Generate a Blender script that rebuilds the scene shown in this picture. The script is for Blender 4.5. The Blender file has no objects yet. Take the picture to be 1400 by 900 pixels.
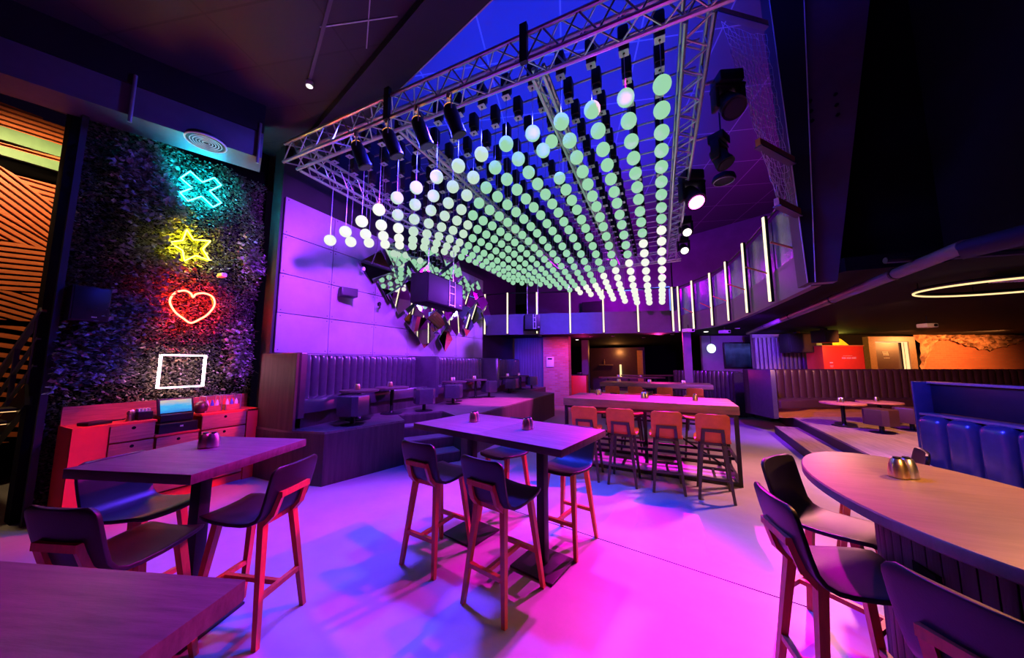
import bpy, bmesh, math, random
from mathutils import Vector, Matrix
random.seed(7)
C = bpy.context.scene.collection
PI = math.pi
R = math.radians

# ------------------------------------------------------------------ materials
def mat(name, col, rough=0.5, metal=0.0, var=0.0, vscale=8.0, bump=0.0, bscale=60.0, stretch=(1, 1, 1), spec=0.5, coat=0.0):
    m = bpy.data.materials.new(name); m.use_nodes = True
    nt = m.node_tree; b = nt.nodes['Principled BSDF']
    b.inputs['Base Color'].default_value = (*col, 1)
    b.inputs['Roughness'].default_value = rough
    b.inputs['Metallic'].default_value = metal
    b.inputs['Specular IOR Level'].default_value = spec
    b.inputs['Coat Weight'].default_value = coat
    if var or bump:
        tc = nt.nodes.new('ShaderNodeTexCoord'); mp = nt.nodes.new('ShaderNodeMapping')
        mp.inputs['Scale'].default_value = stretch
        nt.links.new(tc.outputs['Object'], mp.inputs['Vector'])
    if var:
        n = nt.nodes.new('ShaderNodeTexNoise'); n.inputs['Scale'].default_value = vscale; n.inputs['Detail'].default_value = 6
        n.inputs['Roughness'].default_value = 0.65
        r = nt.nodes.new('ShaderNodeValToRGB')
        r.color_ramp.elements[0].position = 0.3; r.color_ramp.elements[1].position = 0.72
        r.color_ramp.elements[0].color = (*[c * (1 - var) for c in col], 1)
        r.color_ramp.elements[1].color = (*[min(1, c * (1 + var)) for c in col], 1)
        nt.links.new(mp.outputs['Vector'], n.inputs['Vector']); nt.links.new(n.outputs['Fac'], r.inputs['Fac'])
        nt.links.new(r.outputs['Color'], b.inputs['Base Color'])
    if bump:
        n2 = nt.nodes.new('ShaderNodeTexNoise'); n2.inputs['Scale'].default_value = bscale; n2.inputs['Detail'].default_value = 4
        bp = nt.nodes.new('ShaderNodeBump'); bp.inputs['Strength'].default_value = bump; bp.inputs['Distance'].default_value = 0.01
        nt.links.new(mp.outputs['Vector'], n2.inputs['Vector']); nt.links.new(n2.outputs['Fac'], bp.inputs['Height'])
        nt.links.new(bp.outputs['Normal'], b.inputs['Normal'])
    return m

def brick(name, c1, c2, mortar, scale, w, h, msize, rough=0.7, rot=(0, 0, 0), off=0.5, bump=0.3, loc=(0, 0, 0)):
    m = bpy.data.materials.new(name); m.use_nodes = True
    nt = m.node_tree; b = nt.nodes['Principled BSDF']; b.inputs['Roughness'].default_value = rough
    tc = nt.nodes.new('ShaderNodeTexCoord'); mp = nt.nodes.new('ShaderNodeMapping')
    mp.inputs['Rotation'].default_value = rot; mp.inputs['Location'].default_value = loc
    t = nt.nodes.new('ShaderNodeTexBrick'); t.offset = off
    t.inputs['Color1'].default_value = (*c1, 1); t.inputs['Color2'].default_value = (*c2, 1); t.inputs['Mortar'].default_value = (*mortar, 1)
    t.inputs['Scale'].default_value = scale; t.inputs['Brick Width'].default_value = w; t.inputs['Row Height'].default_value = h
    t.inputs['Mortar Size'].default_value = msize; t.inputs['Mortar Smooth'].default_value = 0.1
    nt.links.new(tc.outputs['Object'], mp.inputs['Vector']); nt.links.new(mp.outputs['Vector'], t.inputs['Vector'])
    nt.links.new(t.outputs['Color'], b.inputs['Base Color'])
    if bump:
        bp = nt.nodes.new('ShaderNodeBump'); bp.inputs['Strength'].default_value = bump; bp.inputs['Distance'].default_value = 0.01; bp.invert = True
        nt.links.new(t.outputs['Fac'], bp.inputs['Height']); nt.links.new(bp.outputs['Normal'], b.inputs['Normal'])
    return m

def emit(name, col, s):
    m = bpy.data.materials.new(name); m.use_nodes = True
    nt = m.node_tree; b = nt.nodes['Principled BSDF']
    b.inputs['Base Color'].default_value = (0.02, 0.02, 0.02, 1); b.inputs['Roughness'].default_value = .8; b.inputs['Specular IOR Level'].default_value = .1
    b.inputs['Emission Color'].default_value = (*col, 1); b.inputs['Emission Strength'].default_value = s
    return m

M = {}
M['floor'] = mat('polished_concrete', (0.27, 0.265, 0.26), 0.45, 0, 0.16, 1.1, 0.05, 25)
M['ceil'] = brick('ceiling_tile', (0.03, 0.027, 0.03), (0.024, 0.021, 0.024), (0.012, 0.012, 0.012), 1.0, 1.25, 0.62, 0.012, 0.6, (0, 0, R(-15)), 0.0, 0.2)
M['ceil_blue'] = brick('ceiling_panel', (0.08, 0.08, 0.09), (0.07, 0.07, 0.08), (0.3, 0.3, 0.3), 1.0, 1.25, 1.25, 0.012, 0.6, (0, 0, R(-15)), 0.0, 0.2)  # pale seams paint in the glints along the panel joints
M['black'] = mat('matt_black_paint', (0.005, 0.005, 0.006), 0.8, 0, 0.3, 5, spec=.1)
M['charcoal'] = mat('charcoal_paint', (0.013, 0.012, 0.014), 0.55, 0, 0.3, 3, 0.1, 40)
M['steel_black'] = mat('black_steel', (0.008, 0.008, 0.009), 0.42, 0.0, 0.2, 20, spec=.35)
M['alu'] = mat('truss_aluminium', (0.62, 0.62, 0.66), 0.32, 0.9, 0.1, 20)
M['brass'] = mat('brushed_brass', (0.80, 0.60, 0.33), 0.28, 1.0, 0.12, 30, 0.05, 80, (1, 1, 6))
M['chrome'] = mat('chrome', (0.75, 0.75, 0.78), 0.3, 1.0)
M['mirror'] = mat('mirror_glass', (0.92, 0.92, 0.94), 0.02, 1.0)
M['panel'] = mat('cement_board', (0.34, 0.33, 0.34), 0.6, 0, 0.12, 1.6, 0.05, 30)
M['table'] = mat('smoked_oak', (0.092, 0.058, 0.056), 0.5, 0, 0.4, 3.0, 0.08, 40, (1.2, 14, 6), 0.2)
M['table_long'] = mat('walnut_plank', (0.17, 0.10, 0.065), 0.5, 0, 0.45, 2.5, 0.15, 30, (1.0, 12, 6), 0.5)
M['oak_pale'] = mat('pale_oak', (0.24, 0.15, 0.085), 0.36, 0, 0.22, 2.5, 0.05, 40, (14, 1.6, 6), 0.6)
M['legwood'] = mat('orange_beech', (0.50, 0.10, 0.03), 0.4, 0, 0.2, 6, 0, 0, (8, 8, 1))
M['legdark'] = mat('stained_black_ash', (0.030, 0.022, 0.020), 0.45, 0, 0.3, 8, 0, 0, (6, 6, 1))
M['leather_black'] = mat('black_leather', (0.012, 0.010, 0.010), 0.42, 0, 0.25, 12, 0.06, 140, spec=0.3)
M['leather_orange'] = mat('burnt_orange_leather', (0.50, 0.11, 0.015), 0.5, 0, 0.15, 10, 0.05, 140)
M['leather_grey'] = mat('grey_leather', (0.045, 0.042, 0.05), 0.24, 0, 0.15, 10, 0.03, 120, spec=0.7)
M['leather_wine'] = mat('wine_brown_leather', (0.055, 0.02, 0.02), 0.34, 0, 0.2, 10, 0.05, 120, spec=0.6)
M['leather_red'] = mat('red_leather', (0.5, 0.05, 0.05), 0.4, 0, 0.15, 10, 0.05, 120)
M['board'] = mat('dark_timber_boards', (0.042, 0.032, 0.028), 0.5, 0, 0.55, 2.0, 0.2, 20, (7, 7, 0.6))
M['deck'] = mat('worn_timber_deck', (0.11, 0.09, 0.08), 0.5, 0, 0.45, 2.0, 0.15, 25, (1.0, 9, 6))
M['deck_r'] = mat('brushed_plank_deck', (0.26, 0.18, 0.13), 0.5, 0, 0.35, 2.0, 0.12, 25, (10, 1.0, 6))
M['step'] = mat('grey_step', (0.18, 0.175, 0.18), 0.5, 0, 0.2, 4)
M['red_cab'] = mat('red_laminate', (0.78, 0.07, 0.035), 0.42, 0, 0.06, 6)
M['drawer'] = mat('reddish_ash_veneer', (0.42, 0.17, 0.09), 0.5, 0, 0.3, 4, 0.05, 40, (1, 1, 14))
M['soffit'] = mat('painted_duct', (0.11, 0.105, 0.115), 0.5, 0, 0.15, 3)
M['leaf'] = mat('dark_box_leaf', (0.09, 0.11, 0.06), 0.45, 0, 0.5, 30)
M['leaf_pale'] = mat('silvery_leaf', (0.30, 0.34, 0.26), 0.5, 0, 0.4, 30)
M['slat'] = mat('orange_slat_timber', (0.62, 0.15, 0.03), 0.5, 0, 0.25, 5, 0, 0, (1, 1, 4))
M['green_slat'] = mat('sage_green_board', (0.15, 0.34, 0.15), 0.55, 0, 0.15, 5)
M['brick'] = brick('old_red_brick', (0.42, 0.15, 0.12), (0.50, 0.24, 0.20), (0.30, 0.24, 0.22), 1.0, 0.22, 0.075, 0.008, 0.8, (R(90), 0, 0), 0.5, 0.5)
M['brick_or'] = brick('orange_brick', (0.55, 0.16, 0.07), (0.48, 0.13, 0.06), (0.42, 0.18, 0.10), 1.0, 0.24, 0.08, 0.008, 0.8, (R(90), 0, 0), 0.5, 0.4)
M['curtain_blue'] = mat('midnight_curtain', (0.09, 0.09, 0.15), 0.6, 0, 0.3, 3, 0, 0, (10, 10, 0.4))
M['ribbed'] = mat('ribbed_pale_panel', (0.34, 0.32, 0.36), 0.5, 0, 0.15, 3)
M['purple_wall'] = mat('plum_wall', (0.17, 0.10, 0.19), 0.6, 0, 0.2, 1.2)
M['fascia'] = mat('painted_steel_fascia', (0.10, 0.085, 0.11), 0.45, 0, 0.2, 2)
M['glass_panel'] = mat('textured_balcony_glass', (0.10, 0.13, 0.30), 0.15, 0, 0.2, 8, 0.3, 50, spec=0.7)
M['orange_steel'] = mat('orange_toned_steel', (0.62, 0.27, 0.10), 0.5, 0, 0.15, 8)  # on the beams by the net this colour carries the orange light
M['net'] = mat('white_netting', (0.62, 0.62, 0.66), 0.6)
M['white'] = mat('white_plastic', (0.75, 0.75, 0.75), 0.4)
M['red_plastic'] = mat('red_plastic', (0.65, 0.04, 0.03), 0.4)
M['blue_plastic'] = mat('blue_plastic', (0.06, 0.10, 0.55), 0.4)
M['led'] = emit('warm_white_led', (1.0, 0.86, 0.55), 1.6)
M['led_ring'] = emit('amber_led', (1.0, 0.66, 0.30), 1.5)
M['led_amber'] = emit('amber_strip', (1.0, 0.55, 0.22), 1.6)
M['led_blue'] = emit('blue_strip', (0.12, 0.2, 1.0), 2.0)
M['ball_mint'] = emit('mint_glow', (0.34, 0.70, 0.43), 0.95)
M['ball_pale'] = emit('pale_glow', (0.58, 0.78, 0.60), 0.95)
M['ball_white'] = emit('ivory_glow', (0.90, 0.95, 0.80), 1.0)
M['neon_cyan'] = emit('cyan_neon', (0.03, 0.55, 0.85), 24.0)
M['neon_yellow'] = emit('yellow_neon', (1.0, 0.80, 0.05), 14.0)
M['neon_red'] = emit('red_neon', (1.0, 0.05, 0.025), 26.0)
M['neon_white'] = emit('pink_white_neon', (1.0, 0.55, 0.80), 8.0)
M['neon_cyan_back'] = emit('added_cyan_halo', (0.0, 0.60, 1.0), 420.0)  # these four glow in strips added behind the tubes for a halo
M['neon_yellow_back'] = emit('added_yellow_halo', (1.0, 0.78, 0.0), 230.0)
M['neon_red_back'] = emit('added_red_halo', (1.0, 0.01, 0.0), 620.0)
M['neon_white_back'] = emit('added_pink_halo', (1.0, 0.45, 0.58), 110.0)
M['magenta_lens'] = emit('magenta_lens', (1.0, 0.14, 0.75), 7.0)
M['white_lens'] = emit('white_lens', (1.0, 0.93, 0.85), 2.5)
M['lamp_disc'] = emit('pale_lamp_disc', (0.72, 1.0, 0.90), 2.2)
M['amber_lens'] = emit('amber_glow', (1.0, 0.35, 0.08), 1.2)
M['yellow_lit'] = mat('yellow_mural_paint', (0.85, 0.70, 0.05), 0.6, 0, 0.3, 4)

def screen_mat(name, stops, s):
    m = bpy.data.materials.new(name); m.use_nodes = True
    nt = m.node_tree; b = nt.nodes['Principled BSDF']
    b.inputs['Base Color'].default_value = (0.01, 0.01, 0.01, 1); b.inputs['Roughness'].default_value = 0.2
    tc = nt.nodes.new('ShaderNodeTexCoord'); n = nt.nodes.new('ShaderNodeTexNoise'); n.inputs['Scale'].default_value = 3.0; n.inputs['Detail'].default_value = 5
    r = nt.nodes.new('ShaderNodeValToRGB'); el = r.color_ramp.elements
    el[0].position, el[0].color = stops[0][0], (*stops[0][1], 1); el[1].position, el[1].color = stops[1][0], (*stops[1][1], 1)
    for p, c in stops[2:]:
        e = el.new(p); e.color = (*c, 1)
    sx = nt.nodes.new('ShaderNodeSeparateXYZ'); nt.links.new(tc.outputs['Generated'], sx.inputs[0])
    mx = nt.nodes.new('ShaderNodeMath'); mx.operation = 'MULTIPLY_ADD'; mx.inputs[1].default_value = 0.45
    nt.links.new(tc.outputs['Generated'], n.inputs['Vector']); nt.links.new(n.outputs['Fac'], mx.inputs[0]); 
    m2 = nt.nodes.new('ShaderNodeMath'); m2.operation = 'MULTIPLY'; m2.inputs[1].default_value = 0.6
    nt.links.new(sx.outputs['Z'], m2.inputs[0]); nt.links.new(m2.outputs[0], mx.inputs[2])
    nt.links.new(mx.outputs[0], r.inputs['Fac']); nt.links.new(r.outputs['Color'], b.inputs['Emission Color'])
    b.inputs['Emission Strength'].default_value = s
    return m
M['till_screen'] = screen_mat('till_screen_glow', [(0.2, (0.02, 0.25, 0.8)), (0.5, (0.05, 0.5, 0.9)), (0.75, (0.6, 0.55, 0.5)), (0.9, (0.9, 0.7, 0.3))], 0.9)
M['tv_screen'] = screen_mat('video_screen_glow', [(0.2, (0.0, 0.0, 0.01)), (0.45, (0.01, 0.015, 0.10)), (0.7, (0.04, 0.05, 0.30)), (0.9, (0.01, 0.01, 0.03))], 0.7)
M['mural'] = mat('painted_mural', (0.42, 0.20, 0.10), 0.7, 0, 0.9, 3.5)

# ------------------------------------------------------------------ mesh helper
class MB:
    def __init__(s): s.bm = bmesh.new(); s.mi = 0
    def _fin(s, geom_faces):
        for f in geom_faces: f.material_index = s.mi
    def raw(s, verts, faces):
        vs = [s.bm.verts.new(v) for v in verts]; out = []
        for f in faces:
            try: out.append(s.bm.faces.new([vs[i] for i in f]))
            except ValueError: pass
        s._fin(out); return out
    def box(s, c, size, rz=0, bev=0, mtx=None, seg=2):
        m = Matrix.Translation(c) @ Matrix.Rotation(rz, 4, 'Z') @ Matrix.Diagonal((*size, 1))
        if mtx is not None: m = mtx @ m
        r = bmesh.ops.create_cube(s.bm, size=1.0, matrix=m)
        fs = set(f for v in r['verts'] for f in v.link_faces)
        s._fin(fs)
        if bev:
            es = set(e for v in r['verts'] for e in v.link_edges)
            b = bmesh.ops.bevel(s.bm, geom=list(es), offset=bev, segments=seg, profile=0.5, affect='EDGES', clamp_overlap=True)
            s._fin(b['faces'])
        return s
    def bar(s, p0, p1, w0, w1=None, up=(0, 0, 1), ratio=1.0):
        p0, p1 = Vector(p0), Vector(p1); w1 = w0 if w1 is None else w1
        d = (p1 - p0).normalized(); u = Vector(up)
        if abs(d.dot(u)) > 0.95: u = Vector((0, 1, 0))
        a = d.cross(u).normalized(); b = a.cross(d).normalized()
        vs = []
        for p, w in ((p0, w0), (p1, w1)):
            h = w / 2
            vs += [p + a * h + b * h * ratio, p - a * h + b * h * ratio, p - a * h - b * h * ratio, p + a * h - b * h * ratio]
        s.raw(vs, [(0, 1, 2, 3), (7, 6, 5, 4), (0, 4, 5, 1), (1, 5, 6, 2), (2, 6, 7, 3), (3, 7, 4, 0)]); return s
    def tube(s, pts, r, n=8, closed=False, r1=None, cap=True):
        pts = [Vector(p) for p in pts]; N = len(pts); rings = []
        prev = None
        for i, p in enumerate(pts):
            if closed: d = (pts[(i + 1) % N] - pts[i - 1])
            else: d = pts[min(i + 1, N - 1)] - pts[max(i - 1, 0)]
            d.normalize()
            if prev is None:
                u = Vector((0, 0, 1)) if abs(d.z) < 0.9 else Vector((1, 0, 0))
                a = d.cross(u).normalized()
            else:
                a = (prev - d * prev.dot(d)).normalized()
            prev = a; b = d.cross(a)
            rr = r if r1 is None else r + (r1 - r) * i / max(1, N - 1)
            rings.append([s.bm.verts.new(p + (a * math.cos(2 * PI * k / n) + b * math.sin(2 * PI * k / n)) * rr) for k in range(n)])
        out = []
        for i in range(N if closed else N - 1):
            A, B = rings[i], rings[(i + 1) % N]
            for k in range(n): out.append(s.bm.faces.new((A[k], A[(k + 1) % n], B[(k + 1) % n], B[k])))
        if cap and not closed:
            out.append(s.bm.faces.new(rings[0][::-1])); out.append(s.bm.faces.new(rings[-1]))
        s._fin(out); return s
    def cyl(s, c, r, h, n=20, r2=None):
        c = Vector(c); return s.tube([c, c + Vector((0, 0, h))], r, n, r1=r2)
    def prism(s, poly, z0, z1):
        n = len(poly)
        area = sum(poly[i][0] * poly[(i + 1) % n][1] - poly[(i + 1) % n][0] * poly[i][1] for i in range(n))
        if area < 0: poly = poly[::-1]
        vs = [(x, y, z0) for x, y in poly] + [(x, y, z1) for x, y in poly]
        s.raw(vs, [tuple(range(n))[::-1], tuple(range(n, 2 * n))] + [(i, (i + 1) % n, n + (i + 1) % n, n + i) for i in range(n)]); return s
    def lathe(s, prof, c=(0, 0, 0), n=20, mtx=None):
        rings = []; c = Vector(c)
        for r, z in prof:
            ring = []
            for k in range(n):
                a = 2 * PI * k / n; v = Vector((max(r, 1e-4) * math.cos(a), max(r, 1e-4) * math.sin(a), z))
                if mtx is not None: v = mtx @ v
                ring.append(s.bm.verts.new(v + c))
            rings.append(ring)
        out = []
        for A, B in zip(rings, rings[1:]):
            for k in range(n): out.append(s.bm.faces.new((A[k], A[(k + 1) % n], B[(k + 1) % n], B[k])))
        out.append(s.bm.faces.new(rings[0][::-1])); out.append(s.bm.faces.new(rings[-1]))
        s._fin(out); return s
    def sphere(s, c, r, u=16, v=10):
        q = bmesh.ops.create_uvsphere(s.bm, u_segments=u, v_segments=v, radius=r, matrix=Matrix.Translation(c))
        s._fin(set(f for x in q['verts'] for f in x.link_faces)); return s
    def grid(s, P, flip=False):
        rows = [[s.bm.verts.new(p) for p in row] for row in P]; out = []
        for i in range(len(rows) - 1):
            for j in range(len(rows[0]) - 1):
                q = (rows[i][j], rows[i][j + 1], rows[i + 1][j + 1], rows[i + 1][j])
                out.append(s.bm.faces.new(q[::-1] if flip else q))
        s._fin(out); return s
    def build(s, name, mats, parent=None, ang=35, loc=None, rz=0):
        me = bpy.data.meshes.new(name); s.bm.normal_update(); s.bm.to_mesh(me); s.bm.free()
        for m in (mats if isinstance(mats, (list, tuple)) else [mats]): me.materials.append(M[m] if isinstance(m, str) else m)
        me.polygons.foreach_set('use_smooth', [True] * len(me.polygons))
        me.set_sharp_from_angle(angle=R(ang))
        o = bpy.data.objects.new(name, me); C.objects.link(o)
        if parent is not None: o.parent = parent
        if loc is not None: o.location = loc
        o.rotation_euler.z = rz
        return o

def tag(o, label=None, cat=None, group=None, kind=None):
    if label: o['label'] = label
    if cat: o['category'] = cat
    if group: o['group'] = group
    if kind: o['kind'] = kind
    return o
def empty(name, loc, rz=0, label=None, cat=None, group=None, kind=None):
    o = bpy.data.objects.new(name, None); C.objects.link(o); o.location = loc; o.rotation_euler.z = rz; o.empty_display_size = 0.1
    return tag(o, label, cat, group, kind)
def dup(root, loc, rz, label=None, group=None):
    r = root.copy(); C.objects.link(r); r.location = loc; r.rotation_euler.z = rz
    if label: r['label'] = label
    if group: r['group'] = group
    for ch in list(root.children):
        c = ch.copy(); C.objects.link(c); c.parent = r
        for g in ch.children:
            d = g.copy(); C.objects.link(d); d.parent = c
    return r
def struct(name, mb, mats, label=None):
    return tag(mb.build(name, mats), label, None, None, 'structure')
YAW = R(24.54)
RT = Vector((math.cos(YAW), math.sin(YAW), 0)); FW = Vector((-math.sin(YAW), math.cos(YAW), 0))
def L(r, d, z):   # the back right rooms stand square to this direction
    v = RT * r + FW * d; return Vector((v.x, v.y, z))
ORD = ['first', 'second', 'third', 'fourth', 'fifth', 'sixth', 'seventh', 'eighth', 'ninth', 'tenth', 'eleventh', 'twelfth', 'thirteenth', 'fourteenth', 'fifteenth', 'sixteenth', 'seventeenth', 'eighteenth', 'nineteenth', 'twentieth']

# ------------------------------------------------------------------ room shell
b = MB(); b.box((2.8, 8.5, -0.1), (28.4, 27, 0.2)); struct('floor', b, 'floor', 'polished concrete club floor')
b = MB(); d = Vector((0.65, 3.10, 0)) - Vector((-1.32, 3.49, 0)); p0 = Vector((-1.32, 3.49, 0)) - d * 0.4; p1 = Vector((0.65, 3.10, 0)) + d * 0.15
b.bar(p0 + Vector((0, 0, -0.003)), p1 + Vector((0, 0, -0.003)), 0.009); struct('trim_1', b, 'black', 'dark saw-cut joint in the concrete floor')
# high ceiling and lower dark ceiling on the near side
b = MB(); b.box((-2.0, 8, 7.0), (16, 22, 0.2)); struct('ceiling', b, 'ceil_blue', 'high ceiling above the truss rig')
A = Vector((-1.39, 2.51, 0)); B = Vector((-3.16, 2.98, 0)); d = (B - A).normalized(); nrm = Vector((-d.y, d.x, 0))
if nrm.y > 0: nrm = -nrm
E0, E1 = A - d * 4.2, B + d * 4.2
b = MB(); b.prism([(E0.x, E0.y), (E1.x, E1.y), (E1.x + nrm.x * 8, E1.y + nrm.y * 8), (E0.x + nrm.x * 8, E0.y + nrm.y * 8)], 5.4, 6.89)
struct('ceiling_2', b, 'ceil', 'lower dark tiled ceiling over the near tables')
b = MB(); q0, q1 = E0 + nrm * 0.003, E1 + nrm * 0.003
b.prism([(q0.x, q0.y), (q1.x, q1.y), (q1.x + nrm.x * .42, q1.y + nrm.y * .42), (q0.x + nrm.x * .42, q0.y + nrm.y * .42)], 5.28, 5.395)
struct('trim_2', b, 'charcoal', 'dark beam along the edge of the lower ceiling')
b = MB(); b.bar(tuple((E0 - nrm * .004).xy) + (5.285,), tuple((E1 - nrm * .004).xy) + (5.285,), .014); struct('trim_10', b, 'white', 'thin pale metal edge of the dark beam')
b = MB()
for (x0, y0, x1, y1) in ((-3.27, 2.03, -2.40, 2.30), (-2.40, 1.95, -3.0, 2.42), (-2.5, 1.55, -1.9, 1.72), (-2.3, 1.1, -3.1, 1.75)): b.bar((x0, y0, 5.397), (x1, y1, 5.397), .012)
struct('trim_11', b, 'alu', 'thin metal strips in the dark ceiling grid')
# left wall: dark backing, panelled part
b = MB(); b.box((-5.85, 8.0, 3.45), (0.3, 9.76, 6.9)); struct('wall_left', b, 'charcoal', 'dark wall behind the pale panels')
b = MB()
ys = [3.13, 4.05] + [4.05 + 1.045 * i for i in range(1, 6)] + [9.86]; zs = [1.18, 1.85, 2.51, 3.17, 3.84, 4.5]
for i in range(len(ys) - 1):
    for k in range(len(zs) - 1):
        zt = zs[k + 1] + (0.12 if (k == 4 and i > 1) else 0)
        b.box((-5.665, (ys[i] + ys[i + 1]) / 2, (zs[k] + zt) / 2), (0.05, ys[i + 1] - ys[i] - 0.012, zt - zs[k] - 0.012), bev=0.003)
        b.mi = 1
        for yy in (ys[i] + 0.05, ys[i + 1] - 0.05):
            for zz in (zs[k] + 0.05, zt - 0.05): b.tube([(-5.645, yy, zz), (-5.636, yy, zz)], 0.009, 6)
        b.mi = 0
struct('wall_left_panels', b, ['panel', 'steel_black'], 'pale cement panels screwed to the left wall')
b = MB(); b.box((-6.35, 2.1, 2.7), (0.2, 2.1, 5.4)); struct('wall_left_planting', b, 'black', 'dark backing of the plant wall')
b = MB(); b.box((-6.08, 1.115, 2.6), (0.05, 0.05, 5.2)); b.box((-5.72, 3.095, 2.85), (0.12, 0.035, 5.2)); struct('trim_3', b, 'charcoal', 'dark metal edge posts of the plant wall')
b = MB(); b.box((-9.0, 1.2, 2.7), (0.2, 5.0, 5.4)); struct('wall_left_far', b, 'black', 'dark wall behind the orange slats')
b = MB(); b.box((3, 22, 3), (28, 0.3, 6)); struct('wall_back', b, 'black', 'dark far wall of the back room')
b = MB(); b.box((17.0, 8.5, 3), (0.3, 27, 6)); struct('wall_right', b, 'black', 'dark right wall')
b = MB(); b.box((2.85, 0.95, 4.83), (0.12, 7.9, 4.12)); struct('wall_right_upper', b, 'black', 'black panel above the low ceiling')
b = MB(); b.box((2.63, 5.16, 4.9), (1.26, 0.1, 3.99)); struct('wall_right_blackout', b, 'black', 'added black sheet darkening the gap beside the tapered column')  # sheet added so the gap behind the column stays dark

# soffit duct over the plant wall, with round diffuser
A = Vector((-5.68, 1.08, 0)); B = Vector((-5.06, 2.45, 0)); d = (B - A).normalized(); n2 = Vector((-d.y, d.x, 0))
if n2.x > 0: n2 = -n2
s0, s1 = A - d * 3.2, B
def strip(b, s0, s1, n, o0, o1, z0, z1):
    b.prism([tuple((s0 + n * o0)[:2]), tuple((s1 + n * o0)[:2]), tuple((s1 + n * o1)[:2]), tuple((s0 + n * o1)[:2])], z0, z1)
b = MB(); strip(b, s0, s1, n2, 0, 0.45, 4.6, 4.98); struct('trim_4', b, 'soffit', 'boxed duct above the plant wall')
b = MB(); strip(b, s0, s1 - d * 0.0, n2, -0.02, 0.5, 4.985, 5.4); struct('trim_5', b, 'charcoal', 'dark beam above the boxed duct')
for k, t in enumerate((0.28, 1.46)):
    p = A + d * t - n2 * 0.028
    o = MB().tube([(p.x, p.y, 4.5), (p.x, p.y, 5.1)], 0.018, 8).build('hanger_pipe', 'alu')
    tag(o, ['slim steel pipe crossing the duct nearer the orange slats', 'slim steel pipe at the free end of the duct by the truss'][k], 'pipe')
g = A + d * 0.93; g = g - n2 * 0.03
e = empty('ceiling_diffuser', (g.x, g.y, 4.56), 0, 'round white ceiling diffuser with concentric rings under the duct', 'vent')
b = MB()
for rr in (0.035, 0.065, 0.095, 0.125, 0.155): b.tube([(rr * math.cos(a * PI / 16), rr * math.sin(a * PI / 16), -0.015) for a in range(32)], 0.006, 6, True)
b.build('rings', 'white', e)
MB().tube([(0.2 * math.cos(a * PI / 20), 0.2 * math.sin(a * PI / 20), -0.01) for a in range(40)], 0.011, 8, True).build('rim', 'white', e)
MB().cyl((0, 0, 0.0), 0.195, 0.04, 32).build('neck', 'charcoal', e)
# ceiling spotlight at the end of a track
e = empty('ceiling_spotlight', (-4.05, 2.43, 5.37), 0, 'small round white spotlight at the end of a ceiling track', 'light')
MB().cyl((0, 0, -0.05), 0.045, 0.06, 16).build('body', 'white', e)
MB().cyl((0, 0, -0.056), 0.035, 0.005, 16).build('lens', 'white_lens', e)
b = MB(); b.bar((-4.0, 2.40, 5.385), (-2.6, 1.75, 5.385), 0.035); tag(b.build('ceiling_track', 'soffit'), 'thin light track on the dark ceiling beside the white spotlight', 'track')

# ------------------------------------------------------------------ plant wall
def leaves(name, count, fn, mats, size):
    vs, fs, mi = [], [], []
    for i in range(count):
        p, sz, m = fn(); sz *= size
        d = Vector((random.uniform(0.25, 1.0), random.uniform(-1, 1), random.uniform(-1, 0.7))).normalized()
        s = d.cross(Vector((random.uniform(-.3, .3), random.uniform(-.3, .3), 1))).normalized(); u = s.cross(d)
        w = sz * 0.36; k = len(vs)
        vs += [p, p + d * sz * .5 + s * w - u * sz * .08, p + d * sz, p + d * sz * .5 - s * w - u * sz * .08, p + d * sz * .5 + u * sz * .04]
        fs += [(k, k + 1, k + 4), (k + 1, k + 2, k + 4), (k + 2, k + 3, k + 4), (k + 3, k, k + 4)]; mi += [m] * 4
    me = bpy.data.meshes.new(name); me.from_pydata([tuple(v) for v in vs], [], fs); me.update()
    for m in mats: me.materials.append(M[m])
    me.polygons.foreach_set('material_index', mi)
    o = bpy.data.objects.new(name, me); C.objects.link(o); return o
def f_dense():
    y = random.uniform(1.14, 3.08); z = random.uniform(0.02, 4.75)
    bulge = 0.05 * math.sin(y * 5 + 1) * math.sin(z * 3.1) + 0.04 * math.sin(y * 11) * math.sin(z * 7)
    return Vector((-6.2 + bulge + random.uniform(-.03, .09), y, z)), random.uniform(.6, 1.2), 0 if random.random() < .9 else 1
tag(leaves('foliage', 42000, f_dense, ['leaf', 'leaf_pale'], 0.040), 'dense small dark leaves covering the plant wall behind the neon signs', 'plant wall', None, 'stuff')
clumps = []
for i in range(46):
    t = random.random()
    if t < .45: y, z = random.gauss(1.62, .06), random.uniform(1.5, 4.4)
    elif t < .62: y, z = random.gauss(1.85, .06), random.uniform(2.2, 4.3)
    elif t < .85: y, z = random.uniform(2.68, 3.02), random.uniform(1.6, 3.6)
    else: y, z = random.uniform(1.2, 1.6), random.uniform(1.5, 2.4)
    clumps.append((y, z))
def f_fern():
    y, z = random.choice(clumps); a = random.gauss(0, .09); c = random.gauss(0, .12)
    return Vector((-6.07 + random.uniform(0, .14), min(3.06, max(1.15, y + a)), max(.05, z + c))), random.uniform(.7, 1.4), 1 if random.random() < .6 else 0
tag(leaves('fern_foliage', 6000, f_fern, ['leaf', 'leaf_pale'], 0.06), 'paler trailing fern tufts hanging out of the plant wall', 'fern', None, 'stuff')

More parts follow.
